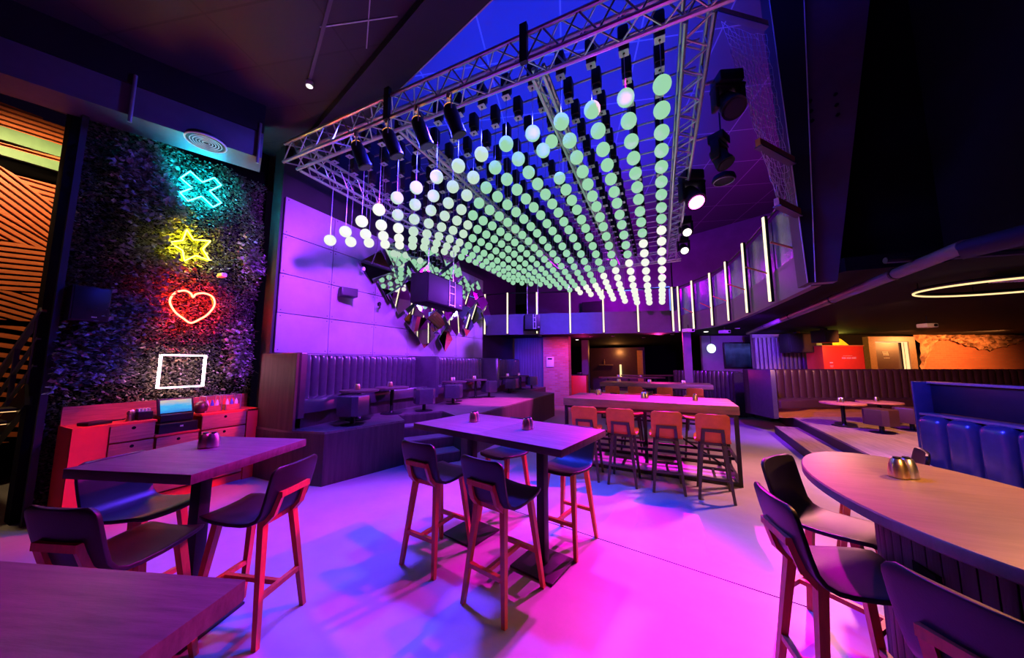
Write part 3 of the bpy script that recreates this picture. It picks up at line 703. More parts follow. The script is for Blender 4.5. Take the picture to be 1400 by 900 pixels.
# ------------------------------------------------------------------ red service counter
SXF = -5.6
e = empty('service_counter', (-5.82, 2.1, 0), 0, 'red service counter with wooden drawers before the plant wall', 'counter')
def SC(x, y, z): return (x + 5.82, y - 2.1, z)
YA, YB = 1.23, 3.0; HT = 1.0
b = MB()
b.box(SC(-5.82, YA + .02, HT / 2), (.44, .04, HT)); b.box(SC(-5.82, YB - .02, HT / 2), (.44, .04, HT))
b.box(SC(-5.612, 1.355, HT / 2), (.034, .25, HT - .004)); b.box(SC(-5.615, 2.9, HT / 2), (.03, .18, HT)); b.box(SC(-6.02, 2.115, HT / 2), (.03, 1.7, HT)); b.box(SC(-5.82, 2.115, .05), (.38, 1.69, .1))
b.build('carcass', 'red_cab', e)
b = MB(); b.box(SC(-5.82, 1.56, HT - .012), (.44, .60, .026)); b.box(SC(-5.82, 2.63, HT - .012), (.44, .70, .026)); b.box(SC(-5.82, 2.07, .80), (.42, .42, .024)); b.build('worktop', 'red_cab', e)
for (ya, yb, rows) in ((1.49, 1.85, ((.79, .985), (.58, .78), (.12, .57))), (1.87, 2.27, ((.55, .78), (.12, .54))), (2.29, 2.80, ((.79, .985), (.58, .78), (.12, .57)))):
    for za, zb in rows:
        dr = MB().box(SC(-5.613, (ya + yb) / 2, (za + zb) / 2), (.026, yb - ya - .008, zb - za - .008), bev=.003).build('drawer', 'drawer', e)
        b = MB(); b.tube([SC(-5.602, (ya + yb) / 2, zb - .05), SC(-5.598, (ya + yb) / 2, zb - .05)], .018, 12); b.build('pull', 'black', dr)
b = MB(); b.box(SC(-6.02, 2.115, 1.1), (.025, 1.76, .2)); b.build('back_board', 'drawer', e)
e = empty('till', (-5.80, 2.07, .812), R(0), 'black till with a lit blue touchscreen in the counter recess', 'till')
MB().box((.04, 0, .06), (.30, .37, .12), bev=.01).build('cash_drawer', 'steel_black', e)
MB().box((0.0, 0, .175), (.24, .32, .10), bev=.015).build('body', 'steel_black', e)
mt = Matrix.Translation((.04, 0, .31)) @ Matrix.Rotation(R(-18), 4, 'Y')
MB().box((0, 0, 0), (.03, .35, .22), bev=.008, mtx=mt).build('screen_housing', 'steel_black', e)
s = MB().box((.017, 0, .005), (.004, .30, .165), mtx=mt).build('screen', 'till_screen', e)
MB().box((.195, .02, .075), (.006, .03, .02)).build('lock', 'chrome', e)
e = empty('card_printer', (-5.78, 1.79, 1.0), 0, 'small black receipt printer with a ridged top by the till', 'printer')
MB().box((0, 0, .05), (.14, .13, .10), bev=.01).build('body', 'steel_black', e)
b = MB()
for k in range(4): b.box((-.02 + k * .0, -.045 + k * .03, .115), (.09, .012, .03))
b.build('paper_guide', 'white', e)
e = empty('payment_terminal', (-5.78, 1.42, 1.0), .3, 'low black payment terminal with cable at the left end of the counter', 'terminal')
MB().box((0, 0, .018), (.16, .2, .036), bev=.01).build('body', 'steel_black', e)
MB().tube([(-.02, .08, .02), (-.05, .18, .014), (-.03, .26, .012), (-.06, .3, .012)], .008, 6).build('cable', 'black', e)
for k, (x, y, z, m, nm) in enumerate(((-5.74, 1.665, 1.0, 'brass', 'gold pepper mill on the red counter'), (-5.80, 1.70, 1.0, 'chrome', 'chrome pepper mill beside the gold one on the red counter'))):
    e = empty('pepper_mill', (x, y, z), 0, nm, 'pepper mill')
    MB().lathe([(.028, 0), (.03, .01), (.022, .05), (.024, .07)], (0, 0, 0), 14).build('body', m, e)
    MB().lathe([(.01, .07), (.024, .08), (.026, .1), (.012, .125)], (0, 0, 0), 14).build('head', m, e)
for k, y in enumerate((2.46, 2.69)):
    e = empty('cutlery_caddy', (-5.83, y, 1.0), 0, ['wire caddy of red sauce bottles and napkins, nearer the till', 'wire caddy of red sauce bottles and napkins, farther from the till'][k], 'caddy', 'caddies on the red counter')
    b = MB()
    b.tube([(.09, -.09, 0.003), (.09, -.09, .22), (.09, .09, .22), (.09, .09, 0.003)], .006, 6); b.tube([(-.09, -.09, 0.003), (-.09, -.09, .22), (-.09, .09, .22), (-.09, .09, 0.003)], .006, 6)
    for s in (-.09, .09): b.tube([(-.09, s, .22), (.09, s, .22)], .005, 6)
    b.build('wire_frame', 'alu', e)
    b = MB(); b.box((.085, 0, .045), (.008, .165, .08)); b.box((-.085, 0, .045), (.008, .165, .08)); b.box((0, -.083, .045), (.17, .008, .08)); b.box((0, .083, .045), (.17, .008, .08)); b.box((0, 0, .008), (.17, .165, .008)); b.build('tray', 'drawer', e)
    for i in range(6):
        x, yy = -.05 + (i % 2) * .09, -.055 + (i // 2) * .055
        o = MB().lathe([(.02, 0), (.021, .1), (.014, .12), (.006, .15)], (-5.83 + x, y + yy, 1.013), 10).build('sauce_bottle', ['red_plastic', 'white', 'red_plastic', 'blue_plastic', 'red_plastic', 'white'][i])
        tag(o, 'small sauce bottle standing in the wire caddy %s the till' % ('nearer' if k == 0 else 'farther from'), 'bottle', 'sauce bottles in the %s caddy' % ('nearer' if k == 0 else 'farther'))
o = MB().lathe([(.05, 0), (.075, .03), (.08, .08), (.05, .14), (.02, .16)], (-5.8, 2.345, 1.001), 18).build('brown_jar', 'leather_wine'); tag(o, 'rounded dark brown jar between the till and the caddies', 'jar')

# ------------------------------------------------------------------ truss rig, winches, globes
def truss(p, q, label, w=.21, h=.30, posts=True):
    p, q = Vector(p), Vector(q); d = (q - p).normalized(); s = Vector((-d.y, d.x, 0)); Ln = (q - p).length
    e = empty('lighting_truss', (p + q) / 2, 0, label, 'truss', 'aluminium trusses of the lighting rig')
    o = (p + q) / 2; z = Vector((0, 0, h))
    for a in (s * 0, s * w):
        for zz in (Vector(), z): MB().tube([p + a + zz - o, q + a + zz - o], .024, 8).build('chord', 'alu', e)
    b = MB(); n = max(2, round(Ln / .36)); st = Ln / n
    for i in range(n):
        x0, x1 = p + d * (i * st) - o, p + d * ((i + 1) * st) - o; xm = (x0 + x1) / 2
        for a in (s * 0, s * w): b.tube([x0 + a, xm + a + z], .010, 6, cap=False); b.tube([xm + a + z, x1 + a], .010, 6, cap=False)
        b.tube([x0, xm + s * w], .010, 6, cap=False); b.tube([xm + s * w, x1], .010, 6, cap=False)
        b.tube([x0 + z, xm + s * w + z], .010, 6, cap=False); b.tube([xm + s * w + z, x1 + z], .010, 6, cap=False)
    b.build('lattice', 'alu', e)
    return e
ZT = 4.8
truss((-5.2, 2.81, ZT), (.72, 2.81, ZT), 'aluminium box truss along the front of the globe rig')
truss((.58, 3.06, ZT), (.58, 10.6, ZT), 'aluminium box truss along the right side of the globe rig', .23)
truss((-4.98, 3.06, ZT), (-4.98, 10.6, ZT), 'aluminium box truss along the left side above the panel wall')
truss((-5.2, 10.65, ZT), (.72, 10.65, ZT), 'aluminium box truss along the back of the globe rig')
truss((-1.02, 3.06, ZT + .02), (-1.02, 10.6, ZT + .02), 'slim aluminium truss crossing the rig lengthwise, right of two', .12, .12)
truss((-2.96, 3.06, ZT + .02), (-2.96, 10.6, ZT + .02), 'slim aluminium truss crossing the rig lengthwise, left of two', .12, .12)
for k, (x, nm) in enumerate(((-3.03, 'left of two'), (-1.14, 'right of two'))):
    o = MB().box((x, 2.79, 4.98), (.08, .05, .44)).build('truss_hanger', 'steel_black'); tag(o, 'black hanging block clamped on the front truss, ' + nm, 'bracket', 'black hangers on the front truss')

SXg, SYg, X0g, Y0g, ZW = .343, .370, .14, 3.28, 4.9
row0 = [4.434, 4.42, 4.407, 4.383, 4.348, 4.322, 4.287, 4.223, 4.159, 4.088, 4.016, 3.911, 3.799, 3.699, 3.617]
col0 = [4.434, 4.446, 4.441, 4.444, 4.433, 4.41, 4.389, 4.34, 4.293, 4.22, 4.132, 4.039, 3.94, 3.838, 3.739, 3.641, 3.585, 3.545, 3.51, 3.471]
col14 = [3.617, 3.721, 3.834, 3.934, 4.043, 4.153, 4.248, 4.316, 4.386, 4.443, 4.475, 4.514, 4.542, 4.556, 4.567, 4.587, 4.571, 4.569, 4.566, 4.547]
back = [3.471, 3.473, 3.501, 3.575, 3.672, 3.759, 3.873, 3.965, 4.082, 4.191, 4.288, 4.377, 4.431, 4.493, 4.547]
def gz(k, j):
    u, v = k / 14, j / 19
    c = (1 - v) * row0[k] + v * back[k] + (1 - u) * col0[j] + u * col14[j]
    c -= (1 - u) * (1 - v) * row0[0] + u * (1 - v) * row0[14] + (1 - u) * v * back[0] + u * v * back[14]
    if k == 4 and j == 2: return 4.74
    return c
gl = {}
for m in ('ball_mint', 'ball_pale', 'ball_white'):
    b = MB(); b.sphere((0, 0, 0), .087, 20, 12)
    o = b.build('globe', m, None, 80); gl[m] = o.data; bpy.data.objects.remove(o)
b = MB(); b.tube([(0, 0, 0), (0, 0, 1)], .0035, 5); o = b.build('cord', 'alu'); cordme = o.data; bpy.data.objects.remove(o)
b = MB(); b.box((0, 0, .20), (.11, .13, .22), bev=.02); b.lathe([(.03, 0.03), (.05, .05), (.055, .09)], (0, 0, 0), 10); o = b.build('housing', 'steel_black'); hme = o.data; bpy.data.objects.remove(o)
b = MB(); b.box((0, 0, .03), (.10, .085, .006)); b.mi = 1; b.cyl((0, 0, .021), .012, .006, 8); o = b.build('mount_plate', ['alu', 'black']); pme = o.data; bpy.data.objects.remove(o)
def link(name, me, parent):
    o = bpy.data.objects.new(name, me); C.objects.link(o); o.parent = parent; return o
for k in range(15):
    for j in range(20):
        x, y, z = X0g - k * SXg, Y0g + j * SYg, gz(k, j)
        bx = k / 14 - (1 - j / 19)   # front left and back right corners dip
        fl = k / 14 * 1.3 - j / 19 * 1.5
        br = (1 - k / 14) * 1.0 + j / 19 * 1.25
        m = 'ball_mint'
        if fl > .95 or br > 1.55 + .25 * (k / 14): m = 'ball_white'
        elif fl > .52: m = 'ball_pale'
        hue = {'ball_mint': 'mint green', 'ball_pale': 'pale green', 'ball_white': 'ivory white'}[m]
        e = empty('globe_pendant', (x, y, z), 0, 'glowing %s globe pendant, %s row from the front, %s file from the right' % (hue, ORD[j], ORD[k]), 'pendant light', 'glowing globes of the ceiling grid')
        link('globe', gl[m], e); c = link('cord', cordme, e); c.location.z = .08; c.scale.z = max(.03, ZW - z - .055)
        w = empty('winch', (x, y, ZW), 0, 'black globe winch in the rig, %s row from the front, %s file from the right' % (ORD[j], ORD[k]), 'winch', 'winches above the globes')
        link('housing', hme, w); link('mount_plate', pme, w)
for j in range(0, 20):
    yy = Y0g + j * SYg + .10
    o = MB().tube([(-4.95, yy, 5.225), (.55, yy, 5.225)], .014, 6).build('winch_rail', 'alu')
    tag(o, 'thin rail carrying the %s row of winches, counted from the front' % ORD[j], 'rail', 'rails carrying the winches')

# par cans on the front truss
def par_can(loc, tilt, rz, label):
    e = empty('par_can', loc, rz, label, 'stage light', 'par cans on the front truss')
    mt = Matrix.Rotation(tilt, 4, 'X')
    MB().lathe([(.05, .0), (.075, -.03), (.085, -.10), (.085, -.30), (.092, -.31), (.092, -.34), (.07, -.335)], (0, 0, -.05), 18, mt).build('can', 'steel_black', e)
    MB().lathe([(.078, -.338), (.078, -.343)], (0, 0, -.05), 18, mt).build('lens', 'charcoal', e)
    MB().lathe([(.03, .015), (.055, .0), (.052, -.012)], (0, 0, -.045), 14, mt).build('glow_ring', 'amber_lens', e)
    b = MB(); b.tube([(-.10, 0, -.15), (-.10, 0, .03), (.10, 0, .03), (.10, 0, -.15)], .008, 6); b.build('yoke', 'alu', e)
    b = MB(); b.box((0, 0, .065), (.05, .05, .08), bev=.006); b.build('clamp', 'brass', e)
    return e
for i, x in enumerate((-3.6, -3.04, -2.56, -2.09)):
    par_can((x, 2.81, 4.69), R(24), R(-35), 'black par can with an orange glow under the front truss, %s from the left' % ORD[i])

def moving_head(loc, rz, tilt, label, lens, sc=1.0):
    e = empty('moving_head_light', loc, rz, label, 'stage light'); e.scale = (sc, sc, sc)
    MB().box((0, 0, .10), (.26, .22, .14), bev=.02).build('base', 'steel_black', e)
    b = MB()
    for s in (-1, 1): b.box((s * .14, 0, -.10), (.05, .12, .30), bev=.015)
    b.box((0, 0, .015), (.33, .14, .04), bev=.01); b.build('yoke', 'steel_black', e)
    mt = Matrix.Translation((0, 0, -.17)) @ Matrix.Rotation(tilt, 4, 'X')
    MB().lathe([(.04, .16), (.09, .13), (.105, .05), (.11, -.06), (.125, -.12), (.125, -.17), (.10, -.165)], (0, 0, 0), 20, mt).build('head', 'steel_black', e)
    MB().lathe([(.098, -.168), (.098, -.174)], (0, 0, 0), 20, mt).build('lens', lens, e)
    zt = 5.1 if loc[2] > 4.74 else 4.8
    q = Matrix.Rotation(-rz, 3, 'Z') @ Vector((.585 - loc[0], 0, 0)) / sc
    MB().tube([(0, 0, .14), (0, 0, (zt - loc[2]) / sc + .03), (q.x, q.y, (zt - loc[2]) / sc)], .02, 8).build('clamp', 'alu', e)
    return e
moving_head((.88, 4.3, 4.95), R(20), R(-35), 'large black moving head on the right truss, nearest the camera', 'charcoal', 1.05)
moving_head((.95, 5.4, 4.92), R(60), R(-25), 'black moving head on the right truss, second from the camera', 'charcoal', 1.0)
moving_head((.63, 6.1, 4.76), R(205), R(35), 'moving head on the right truss shining bright magenta', 'magenta_lens', 1.25)
moving_head((.68, 8.15, 4.88), R(188), R(48), 'moving head on the right truss shining white, nearer of two', 'white_lens', .9)
moving_head((.68, 9.1, 4.76), R(188), R(48), 'moving head on the right truss shining white, farther of two', 'white_lens', .9)

# ------------------------------------------------------------------ balcony
BL = [(-5.7, 10.0), (-4.76, 10.12), (-3.79, 10.45), (-2.7, 10.74), (-1.64, 11.0), (-.58, 11.3), (.45, 11.58), (.63, 11.6)]
BR = [(.63, 11.6), (1.01, 10.87), (1.40, 10.1), (1.62, 9.1), (1.72, 7.8), (1.77, 6.5), (1.80, 5.25)]
def ribbon(b, pts, z0, z1, th):
    for (x0, y0), (x1, y1) in zip(pts, pts[1:]):
        p, q = Vector((x0, y0, 0)), Vector((x1, y1, 0)); d = (q - p).normalized(); s = Vector((-d.y, d.x, 0))
        if s.dot(Vector((-1, -1, 0))) > 0: s = -s
        b.prism([(p.x, p.y), (q.x, q.y), (q.x + s.x * th, q.y + s.y * th), (p.x + s.x * th, p.y + s.y * th)], z0, z1)
b = MB(); ribbon(b, BL, 2.66, 3.30, .10); ribbon(b, BL, 3.30, 3.38, .16); struct('trim_6', b, 'fascia', 'balcony fascia across the back')
b = MB(); ribbon(b, BR, 2.66, 3.12, .10); ribbon(b, BR, 3.12, 3.18, .16); struct('trim_7', b, 'fascia', 'balcony fascia sweeping along the right')
b = MB(); b.prism([(-5.7, 10.05), (-3.79, 10.5), (.55, 11.75), (.55, 21.8), (-5.7, 21.8)], 2.74, 2.9); struct('ceiling_3', b, 'black', 'low dark ceiling under the back balcony')
b = MB(); b.prism([(.56, 11.75), (1.05, 10.9), (1.45, 10.1), (1.68, 9.1), (1.78, 7.8), (1.83, 6.5), (1.86, 5.25), (2.0, 4.9), (2.78, 4.9), (2.78, -3), (16.8, -3), (16.8, 21.8), (.56, 21.8)], 2.74, 2.9); struct('ceiling_4', b, 'black', 'low dark ceiling under the right balcony')
b = MB(); b.tube([(x + .02, y + .02, 4.13) for x, y in BL], .02, 8); b.build
tag(b.build('balcony_handrail', 'steel_black'), 'thin dark handrail along the back balcony', 'handrail')
b = MB(); b.tube([(x + .02, y, 4.13) for x, y in BR], .02, 8); tag(b.build('balcony_handrail', 'steel_black'), 'thin dark handrail along the right balcony', 'handrail')
for i, ((x0, y0), (x1, y1)) in enumerate(zip(BR, BR[1:])):
    p, q = Vector((x0, y0, 0)), Vector((x1, y1, 0)); d = q - p
    o = MB().box(((p.x + q.x) / 2 + .04, (p.y + q.y) / 2, 3.62), (d.length - .05, .02, .84), rz=math.atan2(d.y, d.x)).build('balustrade_panel', 'glass_panel')
    tag(o, 'dark textured balustrade panel of the right balcony, %s from the back corner' % ORD[i], 'balustrade', 'balustrade panels of the right balcony')
bars = [(-5.6, 9.93), (-4.76, 10.04), (-3.79, 10.37), (-2.7, 10.66), (-1.64, 10.92), (-.58, 11.22), (.45, 11.48), (.62, 11.46), (.96, 10.82), (1.33, 10.06), (1.54, 9.08), (1.64, 7.79), (1.69, 6.5), (1.72, 5.27)]
dirs = [(.3, -.95)] * 7 + [(-.8, -.5)] * 3 + [(-.97, -.2)] * 4
for i, ((x, y), (dx, dy)) in enumerate(zip(bars, dirs)):
    e = empty('light_bar', (x, y, 2.68), math.atan2(dy, dx), 'upright warm white light bar on the balcony front, %s from the left' % ORD[i], 'light bar', 'light bars on the balcony front')
    MB().box((-.03, 0, .73), (.04, .07, 1.46)).build('post', 'steel_black', e)
    MB().box((0, 0, .73), (.02, .045, 1.44)).build('led_strip', 'led', e)
    if i > 7: MB().bar((.0, 0, .48), (.30, -.03, .62), .02).build('bracket', 'orange_steel', e)
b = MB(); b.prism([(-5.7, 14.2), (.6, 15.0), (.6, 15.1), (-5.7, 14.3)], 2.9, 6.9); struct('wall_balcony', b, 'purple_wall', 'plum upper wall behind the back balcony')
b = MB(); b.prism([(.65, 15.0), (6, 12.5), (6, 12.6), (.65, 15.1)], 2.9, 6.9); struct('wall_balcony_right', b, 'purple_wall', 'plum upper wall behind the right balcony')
b = MB(); b.box((-2.6, 14.4, 3.65), (.95, .12, 1.5)); struct('door_1', b, 'charcoal', 'dark doorway in the upper wall')
e = empty('wall_light_frame', (-.6, 14.75, 4.3), 0, 'blue light strip framing a panel on the upper wall behind the globes', 'light strip')
b = MB(); b.box((0, 0, .55), (2.2, .05, .03)); b.box((0, 0, -.55), (2.2, .05, .02)); b.build('horizontal_strip', 'led_blue', e)
b = MB(); b.box((1.1, 0, 0), (.03, .05, 1.1)); b.box((-1.1, 0, 0), (.02, .05, 1.1)); b.build('vertical_strip', 'led_blue', e)
b = MB(); b.box((0, .02, 0), (2.15, .03, 1.05)); b.build('panel', 'purple_wall', e)

# tapered column, netting, beams with orange light in their colour
e = empty('tapered_column', (1.7, 4.95, 2.64), 0, 'tall dark tapered steel column rising from the balcony edge', 'column')
b = MB(); b.raw([(-.05, -.05, 0), (.02, -.05, 0), (.21, -.05, 4.24), (-.17, -.05, 4.24), (-.05, .25, 0), (.02, .25, 0), (.21, .25, 4.24), (-.17, .25, 4.24)], [(0, 1, 2, 3), (7, 6, 5, 4), (0, 4, 5, 1), (1, 5, 6, 2), (2, 6, 7, 3), (3, 7, 4, 0)])
b.build('flange', 'charcoal', e)
b = MB(); b.raw([(.021, .0, 0), (.24, .0, 0), (.94, .0, 4.24), (.211, .0, 4.24), (.021, .12, 0), (.24, .12, 0), (.94, .12, 4.24), (.211, .12, 4.24)], [(0, 1, 2, 3), (7, 6, 5, 4), (0, 4, 5, 1), (1, 5, 6, 2), (2, 6, 7, 3), (3, 7, 4, 0)])
b.build('web', 'soffit', e)
b = MB(); b.tube([(-.05, -.056, 0), (-.17, -.056, 4.2)], .006, 6); b.tube([(.02, -.056, 0), (.21, -.056, 4.2)], .006, 6); b.build('edge_highlight', 'white', e)  # white tubes stand in for rim light on the flange edges
for xx in (.16, .40):
    for zz in (2.05, 2.18, 2.32): MB().tube([(xx, -.02, zz), (xx, .0, zz)], .02, 8).build('bolt', 'steel_black', e)
def obeam(p, q, label):
    e = empty('orange_lit_beam', p, 0, label, 'beam', 'orange-lit cross beams by the net')
    d = Vector(q) - Vector(p)
    MB().bar((0, 0, 0), d, .05, ratio=1.7).build('beam', 'orange_steel', e)
    MB().bar((0, 0, -.052), d + Vector((0, 0, -.052)), .075, ratio=.2).build('flange', 'soffit', e)
NB = [(Vector((1.35, 4.98, 5.75)), Vector((1.64, 4.98, 5.62)))]
obeam((.85, 4.45, 6.2), (1.50, 4.94, 6.2), 'orange-lit beam between truss corner and column, topmost of three')
obeam((1.13, 4.3, 4.2), (1.62, 4.90, 4.2), 'orange-lit beam across the net beside the column, middle of three')
obeam((1.30, 4.47, 3.53), (1.64, 4.92, 3.53), 'orange-lit beam above the balcony handrail, lowest of three')
b = MB()
KL = [Vector((.92, 4.52, 6.08)), Vector((1.17, 4.38, 4.22)), Vector((1.33, 4.56, 3.58))]; KR = [Vector((1.49, 4.96, 6.08)), Vector((1.59, 4.96, 4.22)), Vector((1.63, 4.96, 3.58))]
def netp(u, v):
    def lerp(K): return K[0] + (K[1] - K[0]) * (v / .72) if v < .72 else K[1] + (K[2] - K[1]) * ((v - .72) / .28)
    a, c = lerp(KL), lerp(KR); p = a + (c - a) * u
    return p + Vector((.02, .10, -.06)) * math.sin(PI * u) * (.3 + v) + Vector((random.uniform(-.012, .012), random.uniform(-.012, .012), random.uniform(-.012, .012)))
NU, NV = 11, 30
G = [[netp(i / NU, j / NV) for i in range(NU + 1)] for j in range(NV + 1)]
for j in range(NV + 1):
    for i in range(NU + 1):
        if i < NU: b.tube([G[j][i], G[j][i + 1]], .0028, 4, cap=False)
        if j < NV: b.tube([G[j][i], G[j + 1][i]], .0028, 4, cap=False)
tag(b.build('safety_net', 'net'), 'pale safety net draped from the top beam down to the balcony', 'net')
e = empty('ceiling_fan_vent', (1.27, 7.0, 5.15), 0, 'round vented disc hanging near the ceiling right of the truss', 'vent')
MB().lathe([(.02, .2), (.18, .1), (.2, .02), (.19, 0)], (0, 0, 0), 24).build('hood', 'charcoal', e)
MB().tube([(0.17 * math.cos(a * PI / 12), 0.17 * math.sin(a * PI / 12), -.005) for a in range(24)], .01, 6, True).build('ring', 'alu', e)
MB().tube([(0, 0, .2), (0, 0, 1.75)], .015, 6).build('rod', 'steel_black', e)

# low ceiling services at the right
pts = [(2.55, 12.2, 2.60), (2.44, 9.5, 2.60), (2.34, 6.8, 2.60), (2.26, 4.8, 2.60), (2.22, 3.7, 2.60)]
e = empty('ceiling_duct_pipe', (2.3, 7, 2.6), 0, 'long round purple-lit pipe under the low ceiling', 'pipe')
o = Vector((2.3, 7, 2.6))
MB().tube([Vector(p) - o for p in pts], .055, 14).build('pipe', 'soffit', e)
b = MB()
for p in ((2.46, 10.0), (2.38, 8.0), (2.31, 6.1), (2.25, 4.6)): b.lathe([(.062, 0), (.062, .03)], Vector((p[0], p[1], 2.6)) - o, 14, Matrix.Rotation(R(90), 4, 'X'))
b.build('collar', 'steel_black', e)
o = MB().tube([(2.22, 3.75, 2.58), (2.55, 3.45, 2.62), (3.1, 3.1, 2.66)], .075, 12).build('vent_pipe', 'charcoal'); tag(o, 'dark vent pipe branching to the right under the low ceiling', 'pipe')
o = MB().tube([(2.0, 4.2, 2.66), (3.2, 4.4, 2.66), (4.6, 4.3, 2.66)], .03, 8).build('conduit', 'charcoal'); tag(o, 'thin dark conduit crossing the low ceiling', 'pipe')
e = empty('ring_light', (4.0, 6.05, 2.62), 0, 'amber glowing ring light under the low ceiling', 'light')
MB().tube([(.84 * math.cos(a * PI / 32), .60 * math.sin(a * PI / 32), 0) for a in range(64)], .011, 8, True).build('led_ring', 'led_ring', e)
MB().tube([(.84 * math.cos(a * PI / 32), .60 * math.sin(a * PI / 32), .03) for a in range(64)], .02, 8, True).build('channel', 'steel_black', e)
b = MB()
for a in (0, 90, 180, 270): b.tube([(.84 * math.cos(R(a)), .6 * math.sin(R(a)), .03), (.84 * math.cos(R(a)), .6 * math.sin(R(a)), .13)], .005, 5)
b.build('hanger', 'steel_black', e)
e = empty('ceiling_air_unit', (3.85, 5.75, 2.62), R(10), 'slim ribbed air grille crossing the ring light', 'vent')
MB().box((0, 0, .06), (.55, .16, .07), bev=.02).build('body', 'charcoal', e)
b = MB()
for i in range(16): b.box((-.24 + i * .032, 0, .018), (.012, .12, .02))
b.build('slat', 'white', e)
def projector(loc, rz, label):
    e = empty('projector', loc, rz, label, 'projector', 'projectors under the low ceiling')
    MB().box((0, 0, 0), (.26, .2, .09), bev=.015).build('body', 'white', e)
    MB().tube([(0, 0, .04), (0, 0, 2.74 - loc[2])], .012, 8).build('pole', 'steel_black', e)
    MB().tube([(.05, -.1, 0), (.05, -.125, 0)], .03, 12).build('lens', 'black', e)
    return e
pj = projector(L(9.35, 7.2, 2.52) * 1, YAW, 'white projector hanging under the low ceiling before the brick mural')
for i, (r, d, z, nm) in enumerate(((6.3, 9.5, 2.60, 'white ceiling projector above the doorway'), (4.9, 8.9, 2.58, 'white ceiling sensor arm above the red kiosk'))):
    p = L(r, d, z); projector(p, YAW + .3, nm)

# ------------------------------------------------------------------ back right area
# raised plank platform with a step
edge = [(3.05, 11.6), (2.90, 10.1), (2.83, 8.6), (2.73, 6.7), (2.68, 5.95)]
b = MB(); poly = edge + [(3.1, 5.95), (3.27, 6.74), (3.62, 6.78), (4.5, 3.4), (14.5, 3.4), (14.5, 17.2), (3.05, 12.6)]
b.prism(poly, 0, .33); b.mi = 1; b.prism(poly, .33, .36); struct('floor_platform_right', b, ['charcoal', 'deck_r'], 'raised plank platform at the right')
st_ = [(2.44, 9.83), (2.32, 8.03), (2.22, 6.6), (2.12, 5.2), (2.0, 3.9)]; inner = [(2.895, 9.86), (2.80, 8.0), (2.715, 6.6), (2.615, 5.2), (2.495, 3.9)]
b = MB(); b.prism(st_ + inner[::-1], 0, .165); b.mi = 1; b.prism(st_ + inner[::-1], .165, .18); struct('floor_step_right', b, ['charcoal', 'deck_r'], 'plank step along the right platform')
# long wine banquette
def rel(e_loc, v): return v - Vector(e_loc)
base = L(7.55 * 363 / 440 + .02, 7.95, .36)
e = empty('long_banquette', tuple(base), YAW, 'long dark wine channelled banquette on the right platform', 'banquette')
LN = 8.2
b = MB(); channels(b, (.12, .62, 0), (LN, .62, 0), .40, 1.16, 42, .06, (0, -1, 0), .06); b.build('backrest', 'leather_wine', e)
b = MB(); b.box((LN / 2, .74, .575), (LN, .2, 1.15)); b.build('back_frame', 'board', e)
b = MB(); cushion(b, [(.12, .02), (.2, -.1), (.7, -.08), (1.1, .1), (LN, .1), (LN, .6), (.12, .6)], .24, .43, .06); b.build('seat', 'leather_wine', e)
b = MB(); b.prism([(.16, .05), (.7, .02), (1.1, .18), (LN, .18), (LN, .6), (.16, .6)], 0, .235); b.build('base', 'drawer', e)
b = MB(); cushion(b, [(0, -.1), (.1, -.12), (.12, .62), (.1, .84), (0, .84)], 0, 1.17, .03); b.build('end_panel', 'leather_grey', e)
rt1 = round_table(tuple(L(7.0, 6.95, .36)), .36, .49, 'low orange-lit round table before the wine banquette, left one', 'drawer', 'low tables on the right platform')
rt2p = L(7.95, 7.1, .36); dup(rt1, tuple(rt2p), 0, 'low orange-lit round table before the wine banquette, right one')
put_pot((rt1.location.x, rt1.location.y + .05, .85), 0, 'chrome pot pair on the left low table by the wine banquette', 'pots on the right platform tables')
put_pot((rt2p.x, rt2p.y + .05, .85), .5, 'chrome pot pair on the right low table by the wine banquette', 'pots on the right platform tables')
c1 = cube_stool(tuple(L(7.05, 6.3, .36)), YAW + .2, 'wine leather stool before the low tables, left of two', 'leather_wine', 'wine stools on the right platform')
dup(c1, tuple(L(7.88, 6.5, .36)), YAW + .25, 'wine leather stool before the low tables, right of two')

# blue near banquette
e = empty('blue_banquette', (3.36, 6.70, 0), R(-75), 'near banquette back with plump blue-lit cushions and a wooden ledge', 'banquette')
LN = 3.6
for i in range(10):
    b = MB(); x0, x1 = .03 + i * .34, .03 + (i + 1) * .34 - .012
    b.box(((x0 + x1) / 2, -.0, .52), (x1 - x0, .26, .88), bev=.11, seg=5); b.build('cushion', 'leather_grey', e)
b = MB(); b.box((LN / 2, .09, .965), (LN, .22, .03), bev=.004); b.build('ledge', 'oak_pale', e)
b = MB(); b.box((LN / 2, .20, 1.19), (LN, .09, .40), bev=.01); b.build('back_panel', 'leather_black', e)
b = MB(); b.box((LN / 2, .18, 1.405), (LN, .14, .03), bev=.004); b.build('cap_rail', 'oak_pale', e)
b = MB(); b.box((LN / 2, .16, .475), (LN, .14, .95)); b.build('frame', 'board', e)
b = MB(); b.box((-.015, .1, .71), (.03, .30, 1.42), bev=.006); b.build('end_panel', 'leather_grey', e)

